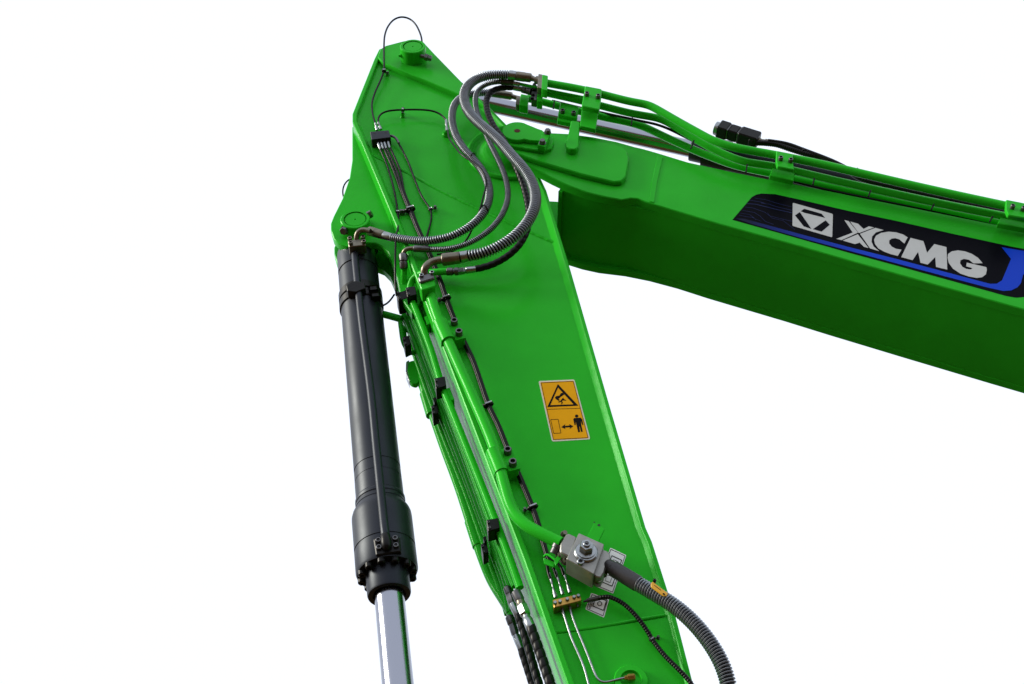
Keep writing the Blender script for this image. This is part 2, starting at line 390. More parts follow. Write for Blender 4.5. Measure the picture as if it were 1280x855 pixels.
# thinner pipes on the front face
OP = -.055
p4 = pipe('hydraulic_pipe', [(560, 339.5, .05), (546, 340, .05), (534, 341, .04), (524, 342.5, .01), (516, 348, -.02), (512.5, 357, -.04), (513.5, 371, OP), (523, 396, OP), (539, 438, OP), (552, 481, OP), (566, 516, OP), (586, 566, OP), (614, 637, OP), (636, 695, OP), (650, 735, OP)], 4.3, label='slim green pipe nearest the side plate, bent over at its top end', seg=16, step=.012)
p5 = pipe('hydraulic_pipe', [(505, 332, -.01), (505, 345, -.04), (504, 358, -.08), (509, 376, -.11), (523, 412, -.11), (541, 460, -.11), (560, 510, -.11), (583, 570, -.11), (609, 640, -.11), (633, 705, -.11), (644, 733, -.11)], 4.2, label='slim green pipe starting at the dark elbow nut of the medium hose')
p6 = pipe('hydraulic_pipe', [(503, 372, -.16), (511, 392, -.16), (526, 432, -.165), (543, 478, -.165), (569, 545, -.165), (595, 614, -.165), (622, 690, -.165), (637, 732, -.165), (642, 752, -.165)], 3.4)
p7 = pipe('hydraulic_pipe', [(510, 438, -.22), (504, 430, -.22), (502, 415, -.2), (500, 398, -.21), (506, 396, -.21), (521, 434, -.21), (541, 487, -.21), (565, 548, -.21), (590, 613, -.21), (618, 690, -.21), (632, 728, -.21), (640, 762, -.21)], 3.2)
p8 = pipe('hydraulic_pipe', [(519, 440, -.255), (512, 443, -.255), (507.5, 437, -.255), (506, 424, -.255), (505, 398, -.255), (514, 420, -.255), (534, 475, -.255), (559, 543, -.255), (586, 612, -.255), (612, 684, -.255), (630, 735, -.255), (636, 766, -.255)], 3.0)
p10 = pipe('hydraulic_pipe', [(510, 400, -.29), (515, 432, -.29), (530, 478, -.29), (553.5, 543, -.29), (581, 613, -.29), (606, 684, -.29), (625, 737, -.29), (634, 768, -.29)], 3.6)
p9 = pipe('hydraulic_pipe', [(519, 463, -.33), (524, 470, -.325), (534, 497, -.32), (554, 555, -.32), (575, 612, -.32), (598, 683, -.32), (613, 722, -.32), (622, 738, -.31), (633, 755, -.28), (645, 775, -.25)], 6.6, label='thick green pipe along the far edge of the stick with a flange on top', seg=20)
obj('pipe_flange', plate(rnd([(511, 451), (523, 449.5), (526, 470), (521, 481), (512, 478), (508, 462)], 4), -.305, .028, .003), GREEN, p9)
obj('flange_face', plate(rnd([(507.5, 452), (512, 450), (509, 464), (512, 478), (507, 466)], 2), -.305, .045, .002), ZINC, p9)
for a, b in (((532, 492, -.32), (540, 519, -.32)), ((588, 652, -.32), (598, 683, -.32))):
    obj('pipe_sleeve', step_cyl(a, b, [(0, 7.6), (1, 7.6)], 20), GREEN, p9)
# black twin clamps on the thin pipes
def block(poly, o, dep, parent, bolts=()):
    k = obj('pipe_clamp', plate(rnd(poly, 1.2), o, dep, .003), PLAST, parent)
    for x, y in bolts: bolt_set(((x, y),), o, 1.7 * MP(x, y, o), .006, DZINC, k)
block([(507, 359), (519, 357), (521, 368), (509, 371)], -.012, .07, stick, [(509, 362), (510.5, 368)])
block([(495, 366), (508, 362), (511, 372), (498, 376)], -.06, .09, stick, [(498, 366.5), (499.5, 373)])
block([(543, 472.5), (556, 470), (558, 482), (545, 486)], -.022, .07, stick, [(545, 476), (546, 483)])
block([(608, 649.5), (623, 647), (625, 660), (610, 664)], -.022, .07, stick, [(610.5, 653), (612, 660)])
block([(503, 421), (511, 419), (514, 430), (506, 434)], -.185, .07, stick, [(505, 424), (506.5, 430)])
block([(539, 507), (546, 504), (548.5, 516), (541, 519.5)], -.185, .07, stick, [(541, 510), (542.5, 516)])
block([(601, 680), (608, 677), (611, 690), (604, 693.5)], -.185, .07, stick, [(603, 683), (604.5, 690)])
block([(541, 497), (545, 495.5), (546.5, 502), (543, 503.5)], -.17, .04, stick)
block([(603.5, 671), (607.5, 669.5), (609, 676), (605.5, 677.5)], -.17, .04, stick)
# small weld-on tabs that hold those clamps
for q in ([(556, 486), (562, 484), (568, 499), (562, 501)], [(622, 663), (628, 661), (634, 676), (628, 678)], [(530, 396), (534, 394), (538, 404), (534, 406)]):
    obj('clamp_tab', plate(q, -.045, .06, .002), GREEN, stick)
obj('bracket_rod', tube([(474, 391.5, -.20), (486, 394.5, -.20), (502, 399, -.20)], 4.6, 14), GREEN, stick, label='short dark green rod reaching from the stick towards the cylinder')

# ---- bracket pieces, stand-offs and studs
obj('valve_bracket', plate(rnd([(744, 651.5), (756, 660.5), (745, 683), (733, 672)], 1), .088, .014, .001), GREEN, stick, label='flat green bracket with two holes behind the valve')
for x, y, r in ((742.8, 652.8, 1.0), (748.6, 656.3, 1.8)): flat('bracket_hole', circ(x, y, r, r * .8, 14), .0888, SOCK, stick)
obj('bracket_leg', plate([(738, 668), (746, 674), (744, 679), (736, 673)], .076, .075), GREEN, stick)
cbk = obj('clip_bracket', plate([(679.5, 697), (694, 702.5), (692, 709), (680, 704)], .062, .006, .001), GREEN, stick)
obj('bracket_arm', plate(rnd([(693, 702), (697, 694), (701, 686), (704.5, 683.5), (704.5, 690), (701, 698), (694.5, 707)], .6), .082, .006, .001), GREEN, cbk)
obj('bracket_lip', tube([(680, 696, .062), (682, 692.5, .07), (686, 693.5, .075), (694, 700, .078)], 1.5, 10, .006), GREEN, cbk)
bm = bmesh.new(); a = P(692, 692, .075); b_lathe(bm, a, P(697, 682, .09) - a, [(.016, 0), (.016, .02), (.019, .021), (.019, .034)], 12); obj('bolt', bm, DZINC, stick)
bm = bmesh.new(); c = P(788.5, 853, .005); b_lathe(bm, c, NRM, [(.058, -.002), (.058, .012), (.054, .018), (.036, .018), (.034, .006)], 40); obj('grease_boss', bm, GREEN, stick)
def standoff(x, y, o=0.0, h=.03, r=2.2):
    bm = bmesh.new(); b_lathe(bm, P(x, y, o), NRM, [(r * 1.5 * MP(x, y, o), 0), (r * MP(x, y, o), .006), (r * MP(x, y, o), h)], 14); return obj('standoff', bm, GREEN, stick)
def clip(x, y, o, ang, half, stud):
    """rubber-lined line clip: strap round the bundle, clamp ear and stud"""
    m = MP(x, y, o); d = Vector((math.cos(ang), 0, -math.sin(ang))); bm = bmesh.new(); c = P(x, y, o)
    n = d.cross(NRM)
    pts = [c + n * (half * m * math.cos(t)) + NRM * (half * .62 * m * math.sin(t)) for t in (2 * math.pi * k / 24 for k in range(25))]
    t = bmesh.new(); fr = []
    for i in range(24):
        u = (pts[i] - c); fr.append(u)
    V = [[bm.verts.new(c + u * s + d * (w2 * m)) for s, w2 in ((.8, -1.9), (1.12, -1.9), (1.2, -1.2), (1.2, 1.2), (1.12, 1.9), (.8, 1.9))] for u in fr]
    for i in range(24):
        for k in range(5): bm.faces.new((V[i][k], V[i][k + 1], V[(i + 1) % 24][k + 1], V[(i + 1) % 24][k]))
    t.free(); k = obj('line_clip', bm, PLAST, stick)
    bm = bmesh.new(); b_box(bm, c + NRM * (half * .80 * m), n, d, NRM, half * .80 * m, 1.25 * m, .6 * m, .3 * m); obj('clip_band', bm, ZINC, k)
    sx, sy = stud; bm = bmesh.new(); hex_bolt(bm, P(sx, sy, .012), NRM, 1.9 * m, .016, 1.3); b_lathe(bm, P(sx, sy, 0), NRM, [(1.6 * m, 0), (1.6 * m, .013)], 14)
    b_box(bm, (c + P(sx, sy, .014)) / 2, n, d, NRM, (c - P(sx, sy, o)).length * .5, .8 * m, .004, .001)
    obj('stud', bm, DZINC, k); return k
for x, y, half, st in ((512.6, 262, 5.2, (504.5, 265.5)), (557.5, 373, 5.0, (549, 376)), (610.5, 506, 5.2, (602, 509)), (666, 634, 5.4, (656, 638))):
    clip(x, y, .018, math.radians(64), half * 1.12, st)
clip(497, 265, .012, math.radians(85), 2.2, (501.5, 265.5)); clip(538, 261.5, .012, math.radians(70), 2.4, (544, 260.5))
clip(480, 88.5, .045, math.radians(90), 2.4, (484, 92)); clip(503.5, 137.5, .045, math.radians(5), 2.4, (503.5, 142))
clip(815, 799, .025, math.radians(55), 3.4, (822.5, 798)); standoff(484, 94); standoff(503.5, 146); bm = bmesh.new(); b_lathe(bm, P(558, 169, 0), NRM, [(.022, 0), (.022, .008), (.017, .014), (.017, .03)], 18); obj('grease_boss', bm, GREEN, stick)

# ---- stickers on the stick
ws = obj('warning_sticker', plate(rnd([(673, 476.2), (718, 474.2), (738, 549), (690, 552)], 2.5), .0008, .0006), CREAM, stick, smooth=0, label='orange and black crushing hazard sticker with a warning triangle and a standing figure')
def WS(l): return [(660 + x / 8.555, 460 + y / 8.555) for x, y in l]
flat('orange_field', rnd(WS([(130, 152), (488, 136), (648, 750), (268, 770)]), 1.2), .0014, YEL, ws)
bm = bmesh.new()
fr = WS([(140, 158), (484, 142), (642, 744), (272, 764)])
for i in range(4): plate(ribbon([fr[i], fr[(i + 1) % 4]], .55), .0019, .0004, bm=bm)
plate(ribbon(WS([(206, 441), (560, 430)]), .5), .0019, .0004, bm=bm)
obj('border_line', bm, INK, ws, smooth=0)
to, ti = WS([(319, 172), (537, 402), (206, 417)]), WS([(321, 208), (488, 388), (238, 397)])
bm = bmesh.new()
for i in range(3): plate([to[i], to[(i + 1) % 3], ti[(i + 1) % 3], ti[i]], .0020, .0004, bm=bm)
obj('warning_triangle', bm, INK, ws, smooth=0)
bm = bmesh.new()
for q in ([(352, 268), (378, 264), (384, 284), (335, 318), (322, 314)], [(330, 296), (340, 318), (325, 330), (340, 343), (330, 352), (298, 333), (288, 316), (300, 300)], [(322, 362), (348, 350), (362, 330), (378, 316), (383, 332), (408, 342), (406, 348), (376, 346), (362, 352), (372, 372), (360, 388), (354, 384), (360, 370), (350, 362), (328, 368)]):
    plate(WS(q), .0020, .0004, bm=bm)
obj('crushed_hand_symbol', bm, INK, ws, smooth=0)
bm = bmesh.new(); q = WS([(242, 551), (322, 548), (352, 695), (275, 698)])
for i in range(4): plate(ribbon([q[i], q[(i + 1) % 4]], .6), .0019, .0004, bm=bm)
obj('box_symbol', bm, INK, ws, smooth=0)
flat('double_arrow', WS([(356, 632), (398, 600), (393, 619), (447, 614), (439, 599), (485, 622), (446, 650), (449, 632), (394, 637), (402, 652)]), .0020, INK, ws)
bm = bmesh.new(); plate(circ(660 + 520 / 8.555, 460 + 513 / 8.555, 2.1, 1.9, 16), .0020, .0004, bm=bm)
plate(WS([(484, 548), (496, 535), (562, 530), (578, 546), (592, 606), (582, 610), (565, 562), (570, 610), (585, 680), (567, 683), (553, 625), (548, 626), (556, 684), (537, 686), (520, 615), (508, 565), (510, 608), (498, 610)]), .0020, .0004, bm=bm)
obj('person_symbol', bm, INK, ws, smooth=0)
def quadmap(q, u, v):
    a, b, c, d = [Vector(p) for p in q]; p = a.lerp(b, u).lerp(d.lerp(c, u), v); return (p.x, p.y)
def label_sticker(q, cells, label):
    s = obj('symbol_sticker', plate(rnd(q, 1.2), .0008, .0006), WHITE, stick, smooth=0, label=label); bm = bmesh.new()
    for (u0, v0, u1, v1, wd) in cells:
        c = [quadmap(q, u0, v0), quadmap(q, u1, v0), quadmap(q, u1, v1), quadmap(q, u0, v1)]
        for i in range(4): plate(ribbon([c[i], c[(i + 1) % 4]], wd), .0014 + .0001 * i, .0004, bm=bm)
    obj('printed_frame', bm, INK, s, smooth=0); return s
label_sticker([(763, 684.5), (783, 694), (766.5, 742), (743.5, 732.5)], [(.06, .03, .94, .48, .7), (.24, .16, .84, .42, 1.0), (.4, .23, .7, .36, .5), (.06, .53, .94, .97, .7), (.2, .57, .82, .84, 1.0), (.38, .63, .66, .78, .5)], 'white symbol sticker half hidden behind the valve hose')
s3 = label_sticker([(739, 741), (761.5, 749), (755, 772), (731.5, 761.5)], [(.07, .07, .93, .93, .7), (.30, .12, .88, .66, 1.1), (.15, .3, .22, .85, .7)], 'white diamond-set symbol sticker with a drop beside the brass block')
bm = bmesh.new(); d_ = circ(749.5, 754.5, 2.6, 2.6, 16)
for i in range(16): plate(ribbon([d_[i], d_[(i + 1) % 16]], .8), .0015, .0004, bm=bm)
obj('drop_symbol', bm, INK, s3, smooth=0)

# ================================================================== BOOM
OB = 0.09; YB0 = D - OB; YB1 = YB0 + 0.478
BT = [(623.5, 171), (625.5, 165), (632, 160), (643, 157.5), (655, 158.5), (677, 164), (690, 166), (711, 167), (741, 171), (771, 177), (794, 183.5), (803, 185.5), (812, 188), (824, 191.5), (860, 202.5), (912, 214), (961, 224), (1004, 232), (1080, 247.5), (1146, 260.5), (1247, 281), (1280, 287.5), (1900, 413.5)]
BL = [(1900, 555), (1280, 386.5), (1163, 354), (1060, 325), (1003, 308.5), (900, 280), (860, 268), (822, 256.5), (805, 251.5), (797, 248), (788, 247.5), (777.5, 249.5), (755, 245.5), (733, 240), (709, 231), (690, 222), (672, 212.5), (655, 203), (640, 193), (628, 182)]
boom = thing('excavator_boom', 'bright green excavator boom with dark brand decal reaching in from the right', 'excavator boom', P(1280, 390, -.17))
obj('side_plate', plate(BT + BL, OB, 0.048, 0.004), GREEN, boom)
bm = bmesh.new(); BLF = BL[:7] + [(822, 258.5), (790, 252.5), (755, 248.5), (733, 244), (709, 237), (690, 226)] + BL[16:]
b_prism(bm, [Vector((p.x, YB1 - .040, p.z)) for p in (P(x, y, OB) for x, y in BT + BLF)], 0.040, 0.004); obj('side_plate', bm, GREEN, boom)
def y_strip(px, y0, y1, th, side):
    q = [P(x, y, OB) for x, y in px]; bm = bmesh.new(); o = strip_plate(px, OB, D, th, side, 0)
    for v in o.verts: v.co.y = y0 + (v.co.y - (D - OB)) / OB * (y1 - y0)
    return o
obj('bottom_plate', y_strip([(x, y - .7) for x, y in BL[:7]] + [(822, 256.5), (790, 248), (755, 243.5), (733, 238.5), (703, 229)], YB0 + .045, YB1 - .038, .02, -1), GREEN, boom)
obj('top_plate', y_strip([(x, y + 2.5) for x, y in BT[9:]], YB0 + .045, YB1 - .044, .02, -1), GREEN, boom)
obj('nose_plate', y_strip([(703, 231), (722, 205), (771, 180)], YB0 + .046, YB1 - .045, .02, 1), GREEN, boom)
obj('doubler_plate', plate([(625, 178), (627, 169), (636, 162.5), (652, 160.5), (700, 169), (740, 175), (767, 179.5), (778, 183.5), (784, 189), (786, 198), (782.5, 220), (777, 226), (767, 227), (726, 217), (674, 201.5), (650, 193), (636, 187)], OB + .028, .029, .005), GREEN, boom)
obj('weld_seam', plate([(822, 194), (829, 196), (822, 226), (818, 253), (811.5, 251.5), (814, 228)], OB + .0045, .006, .003), GREEN, boom)
# pin retainer
pad = obj('pin_pad', plate([(625.5, 170), (628, 163.5), (636, 158.5), (650, 157), (663, 160), (682, 165), (691, 170), (692.5, 178), (689, 185), (680, 188.5), (668, 187), (645, 183), (630, 178)], OB + .048, .022, .004), GREEN, boom)
fl = circ(646.5, 163.5, 19, 11.3, 40)
fl = [p for p in fl if p[0] <= 656]
lo = sorted([p for p in fl if p[1] > 163.5], key=lambda p: -p[0]); up = sorted([p for p in fl if p[1] <= 163.5], key=lambda p: p[0])
flag = [(683, 168), (680, 176), (662, 175.2)] + lo + up + [(660, 155.6), (666, 158), (672, 160.5), (678, 162.5)]
lock = obj('pin_lock_plate', plate(flag, OB + .072, .022, .003), GREEN, boom)
bm = bmesh.new(); c = P(646.5, 163.5, OB + .072); b_lathe(bm, c, NRM, [(.0155, 0), (.0155, .0008), (.010, .0012)], 18); obj('bore', bm, RUST, lock)
obj('lock_bar', plate([(679, 164), (688, 166), (681, 183.5), (672, 181)], OB + .084, .03, .002), GREEN, lock)
for q in ((684.5, 166), (678, 179)):
    bm = bmesh.new(); hex_bolt(bm, P(*q, OB + .084), NRM, .0150, .020, 1.2); obj('bolt', bm, DZINC, lock)
# ---- decal on the side
OD = OB + .0008
dec = obj('brand_decal', plate([(915.5, 274.7), (939.5, 246.6), (945, 243.3), (952, 241.8), (969, 242.7), (1000, 249.5), (1060, 263.5), (1120, 276), (1190, 292), (1266, 308.5), (1330, 320), (1330, 372), (1281, 371), (1270, 372), (1258, 370), (1120, 331.7), (1060, 315.5)], OD, .0006), NAVY, boom, smooth=0, label='dark navy decal with silver emblem tile, big silver letters and a blue stripe')
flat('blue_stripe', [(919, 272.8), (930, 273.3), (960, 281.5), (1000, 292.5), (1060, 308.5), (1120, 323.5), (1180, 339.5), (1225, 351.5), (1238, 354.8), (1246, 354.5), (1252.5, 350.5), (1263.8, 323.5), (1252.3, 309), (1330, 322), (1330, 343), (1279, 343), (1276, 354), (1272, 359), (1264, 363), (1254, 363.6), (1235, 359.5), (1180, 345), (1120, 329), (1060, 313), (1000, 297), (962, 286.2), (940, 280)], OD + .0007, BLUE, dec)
def C6(l): return [(900 + x / 5.818, 220 + y / 5.818) for x, y in l]
def C5(l): return [(1060 + x / 5.818, 260 + y / 5.818) for x, y in l]
bm = bmesh.new()
for ln, wd in (([(215, 175), (300, 190), (420, 225), (525, 250)], .5), ([(195, 200), (260, 205), (400, 240), (525, 268)], .8), ([(180, 225), (240, 232), (330, 265), (360, 290), (420, 305), (525, 330)], .45), ([(165, 250), (250, 265), (290, 290), (330, 330), (390, 352)], .45), ([(150, 270), (215, 280), (250, 305)], .4), ([(140, 285), (200, 297), (240, 300), (262, 318)], .4), ([(345, 268), (375, 305), (460, 325), (545, 390)], .4), ([(250, 160), (330, 172), (440, 205), (525, 225)], .4), ([(300, 195), (370, 208)], .9), ([(230, 300), (300, 330)], .3)):
    plate(ribbon(C6(ln), wd), OD + .0007, .0004, bm=bm)
obj('circuit_lines', bm, LBLUE, dec, smooth=0)
em = flat('emblem_tile', rnd(C6([(529, 194), (821, 276), (816, 446), (527, 362)]), 1.5), OD + .0007, SILV, dec)
for q in ([(588, 256), (612, 238), (738, 274), (764, 304), (612, 266)], [(546, 286), (580, 262), (664, 384), (610, 366)], [(676, 386), (768, 322), (798, 354), (738, 404)]):
    flat('emblem_bar', C6(q), OD + .0013, NAVY, dec)
for q in ([(905, 320), (936, 329), (1003, 410), (998, 414), (884, 466), (846, 457), (966, 411)], [(948, 332), (1004, 347), (1044, 385), (1082, 366), (1120, 374), (1010, 415)], [(893, 469), (1002, 423), (1080, 523), (1048, 515), (1016, 484), (982, 495)], [(1018, 420), (1130, 377), (1190, 393), (1134, 410), (1106, 440), (1102, 478), (1118, 514), (1158, 546), (1092, 526)]):
    flat('letter_x', C6(q), OD + .0007, SILV, dec)
flat('letter_c', C5([(434, 213), (400, 192), (350, 177), (295, 172), (240, 181), (203, 202), (190, 230), (197, 262), (222, 294), (265, 318), (310, 335), (362, 348), (389, 303), (350, 297), (318, 281), (300, 258), (300, 236), (318, 222), (345, 219), (375, 228), (410, 258)]), OD + .0007, SILV, dec)
flat('letter_m', C5([(387, 357), (455, 217), (549, 241), (575, 325), (628, 262), (716, 284), (722, 448), (640, 428), (635, 356), (580, 411), (528, 398), (510, 318), (470, 379)]), OD + .0007, SILV, dec)
flat('letter_g', C5([(979, 401), (945, 362), (900, 333), (850, 315), (800, 308), (755, 315), (728, 334), (724, 362), (734, 400), (765, 442), (820, 478), (880, 498), (935, 508), (975, 503), (1003, 482), (1010, 450), (1006, 430), (930, 412), (864, 397), (860, 424), (906, 437), (893, 447), (860, 443), (832, 428), (815, 402), (818, 380), (842, 370), (880, 376), (915, 403)]), OD + .0007, SILV, dec)

# ---- pipes, clamps and post on the boom
q1 = pipe('hydraulic_pipe', [(684, 104, .20), (730, 112.5, .20), (786, 126.5, .20), (808, 130.5, .20), (820, 136, .20), (846, 151, .20), (872, 165.5, .20), (893, 176.5, .20), (915, 183.5, .20), (941, 188.8, .20), (968, 193.5, .20), (1032, 206.5, .20), (1146, 233, .20), (1256, 257, .20), (1420, 291, .20), (1900, 392, .20)], 5.2, boom, 'topmost green pipe above the boom', 18)
q2 = pipe('hydraulic_pipe', [(678, 115, .135), (727, 126, .135), (786, 141, .135), (822, 147.5, .135), (837, 154, .135), (863, 170, .135), (889, 185, .135), (915, 197, .135), (934, 203, .135), (970, 208.5, .135), (1032, 223, .135), (1060, 229.5, .135), (1163, 252, .135), (1263, 272, .135), (1420, 303, .135), (1900, 402, .135)], 5.0, boom, 'green pipe on the boom, second from the top', 18)
q3 = pipe('hydraulic_pipe', [(659, 123, .065), (677, 127, .065), (698, 132.5, .065), (750, 145.5, .065), (786, 153, .065), (806, 159, .065), (829, 170, .065), (863, 185.5, .065), (889, 196, .065), (915, 205.5, .065), (941, 212, .065), (963, 216.5, .065), (1004, 226, .065), (1060, 238, .065), (1163, 259.5, .065), (1245, 276.5, .065), (1420, 311, .065), (1900, 410, .065)], 5.0, boom, 'lowest green pipe along the top edge of the boom', 18)
obj('pipe_flange', plate(rnd([(678, 93), (685, 94.5), (684, 113), (677, 111)], 1), .225, .05, .003), GREEN, q1)
obj('flange_half', plate(rnd([(673, 92), (678.5, 93), (677.5, 110.5), (671.5, 109)], 1), .222, .045, .003), OLIVE, q1)
obj('pipe_flange', plate(rnd([(672, 107), (679, 108.5), (678, 127), (671, 126)], 1), .16, .05, .003), GREEN, q2)
obj('flange_half', plate(rnd([(666, 106), (672.5, 107), (671, 125.5), (664, 124)], 1), .157, .045, .003), DZINC, q2)
obj('pipe_flange', plate(rnd([(651, 117), (661, 119), (660, 133), (649, 131)], 1.5), .09, .05, .003), GREEN, q3)
obj('flange_half', plate(rnd([(646, 119), (651, 120), (649.5, 131), (644.5, 129.5)], 1), .087, .045, .003), OLIVE, q3)
for q in ((668, 107), (667, 113), (666, 119), (665, 123.5)):
    bm = bmesh.new(); hex_bolt(bm, P(*q, .157), NRM, .009, .012); obj('bolt', bm, PLAST, q2)
# thin steel pipes feeding the two middle hoses
obj('hydraulic_pipe', tube([(647, 104.5, .165), (664, 108, .165), (690, 114, .16), (730, 122, .15)], 2.0, 12), GREEN, boom)
def boom_clamp(up, lowp, bolts, o, dep, o2):
    k = obj('pipe_clamp', plate(rnd(lowp, 1), o2, .028, .003), GREEN, boom)
    obj('clamp_cover', plate(rnd(up, 1.6), o + .012, dep, .004), GREEN, k)
    for x, y in bolts:
        bb, bs = bmesh.new(), bmesh.new(); sock_bolt(bb, bs, P(x, y, o + .012) , NRM, 2.9 * MP(x, y, o), .020); obj('bolt', bb, DZINC, k); obj('bolt_socket', bs, SOCK, k)
    return k
boom_clamp([(731.5, 107), (752.5, 111), (751, 127), (749, 137), (727, 132), (729, 121)], [(728, 125), (749.5, 130), (744.5, 161.5), (725, 157)], [(733.5, 119.5), (747.5, 122.5)], .215, .03, .165)
boom_clamp([(700.5, 127.5), (723.5, 132), (721.5, 147.5), (697.5, 142.5)], [(698, 140), (722, 145), (721, 155), (696.5, 150.5)], [(703, 141), (717, 143.5)], .105, .045, .095)
boom_clamp([(970.5, 188), (991, 192.5), (991.5, 204), (993, 212), (971.5, 207.5), (970, 200)], [(966, 209), (994, 215), (992, 226), (962, 219)], [(975.5, 200), (988, 202.5)], .215, .022, .140)
boom_clamp([(1257.5, 249), (1283, 254), (1283, 265), (1285, 273), (1260, 268.5), (1257, 261)], [(1252, 270), (1286, 277), (1284, 286), (1247, 279)], [(1265, 260.5), (1278.5, 263)], .215, .022, .140)
post = obj('bracket_post', plate(rnd([(714, 150), (725, 152), (723, 183), (719, 186.5), (712, 186), (707.5, 182)], 2), OB + .064, .045, .004), GREEN, boom)
obj('post_foot', plate(rnd([(706, 177), (709, 172), (724.5, 175), (723.5, 186), (718, 190), (710, 189.5)], 3), OB + .04, .014, .004), GREEN, post)
# cable ties along the pipes
for a, b in (((693, 125.5), (691.5, 136)), ((790.5, 146), (789, 157)), ((867.5, 175.5), (863.5, 186)), ((934, 205.5), (932.5, 215)), ((1018, 223), (1016, 231)), ((1088.5, 238), (1085.5, 245.5)), ((1167.5, 255), (1164, 262)), ((1241, 270.5), (1237, 277.5))):
    bm = bmesh.new(); b_tube(bm, [P(*a, .165), P(*b, .155)], .004, 6); obj('cable_tie', bm, PLAST, boom, smooth=60)

# ================================================================== CYLINDERS
OC = -W / 2
def AX(y): return (457.5 + .0965 * (y - 442), y, OC)
bc = thing('bucket_cylinder', 'black hydraulic cylinder with chrome rod hanging left of the green stick', 'hydraulic cylinder', P(*AX(760)))
A0 = P(*AX(318)); A1 = P(*AX(1150)); CAX = (A1 - A0).normalized()
def hgt(y): return (P(*AX(y)) - A0).length
RB = .0945
def barrel(name, prof, m, seg=56):
    bm = bmesh.new(); b_lathe(bm, A0, CAX, [(r, hgt(y)) for r, y in prof], seg); return obj(name, bm, m, bc, smooth=28)
barrel('end_cap', [(.06, 306), (RB - .012, 312), (RB - .003, 318), (RB, 324), (RB, 341.5), (RB - .004, 342), (RB - .004, 343.5)], BLACKP)
brl = barrel('barrel', [(RB - .004, 343.4), (RB, 344.2), (RB, 588), (RB - .002, 588.4), (RB - .002, 590), (RB, 590.4), (RB, 602), (RB - .001, 602.3), (RB - .001, 604), (RB + .0005, 604.3), (RB + .0005, 624), (RB - .004, 626), (RB - .004, 629), (RB + .002, 630), (RB + .004, 633), (RB + .006, 635)], BLACKP)
barrel('weld_collar', [(RB - .001, 623.5), (RB + .0045, 626), (RB + .0045, 629), (RB - .001, 631.5)], BLACKP)
gl = barrel('gland', [(RB + .002, 633), (RB + .006, 636.5), (.112, 642), (.1165, 646), (.1175, 650), (.1175, 687), (.115, 687.5), (.115, 689), (.1175, 689.5), (.1175, 714), (.113, 717), (.08, 717.3)], BLACKP)
barrel('gland_collar', [(.0815, 712), (.0815, 742), (.079, 744), (.062, 744.2), (.060, 741)], BLACKP)
barrel('rod', [(.0555, 700), (.0555, 1150)], CHROME)
xx, yy, zz = frame(CAX)
for i in range(12):
    a_ = 2 * math.pi * (i + .3) / 12; bm = bmesh.new(); p = A0 + CAX * hgt(716.8) + (xx * math.cos(a_) + yy * math.sin(a_)) * .0985
    b_lathe(bm, p, CAX, [(.0155, 0), (.0155, .017), (.012, .021), (.007, .021), (.007, .012)], 14); obj('bolt', bm, PLAST, gl)
# eye between the ears
bm = bmesh.new(); e0 = P(443.8, 273.5, OE + .056); e0.y = D - OC
b_lathe(bm, e0 - NRM * .05, NRM, [(.092, 0), (.095, .004), (.095, .096), (.092, .10)], 44)
b_box(bm, (e0 + A0) / 2, frame(CAX)[0], frame(CAX)[1], CAX, .088, .045, (A0 - e0).length * .55, .006)
obj('cylinder_eye', bm, BLACKP, bc)
# oil pipe on the near side of the barrel
OPF = OC + RB + .016
op = pipe('oil_pipe', [(443.5, 312, OPF - .012), (444.5, 330, OPF), (452, 400, OPF), (463.5, 490, OPF), (470.5, 560, OPF), (477.5, 630, OPF + .004), (480.6, 660, OPF + .018), (481.8, 669, OPF + .018)], 5.2, bc, None, 18, BLACKP, .015)
obj('pipe_ferrule', step_cyl((480.6, 661, OPF + .018), (481.2, 667, OPF + .018), [(0, 5.2), (1, 5.2)]), BLACKP, op)
obj('pipe_clamp', plate(rnd([(432.5, 356), (444, 350.5), (456, 353), (457, 360), (445, 365), (434, 363.5)], 1.2), OPF + .022, .05, .003), PLAST, op)
for y_, hh in ((373, 4.5), (383, 4.5)):
    bm = bmesh.new(); b_lathe(bm, A0, CAX, [(RB + .001, hgt(y_ - hh)), (RB + .007, hgt(y_ - hh + .8)), (RB + .007, hgt(y_ + hh - .8)), (RB + .001, hgt(y_ + hh))], 56, False, False); obj('strap', bm, PLAST, bc)
for q, s in (((467, 363, OC + .085), 4.2), ((469.5, 371, OC + .085), 3.6)):
    bm = bmesh.new(); b_box(bm, P(*q), xx, yy, zz, s * MP(*q), .018, s * MP(*q), .004); obj('strap_lug', bm, PLAST, bc)
obj('port_elbow', step_cyl((481.4, 668, OPF + .022), (484, 688, OPF + .020), [(0, 5.0), (.08, 6.2), (.5, 6.8), (.78, 6.2), (.92, 4.2), (1, 1)], 22), PLAST, op)
pb = obj('port_block', plate(rnd([(466.5, 673), (478, 669), (500, 671), (501.5, 689), (470, 694)], 2), OPF + .012, .07, .004), PLAST, bc)
for q in ((473, 676), (473.8, 685), (494, 673.5), (495, 682.5)):
    bb, bs = bmesh.new(), bmesh.new(); sock_bolt(bb, bs, P(*q, OPF + .012), NRM, .0105, .010); obj('bolt', bb, DZINC, pb); obj('bolt_socket', bs, SOCK, pb)
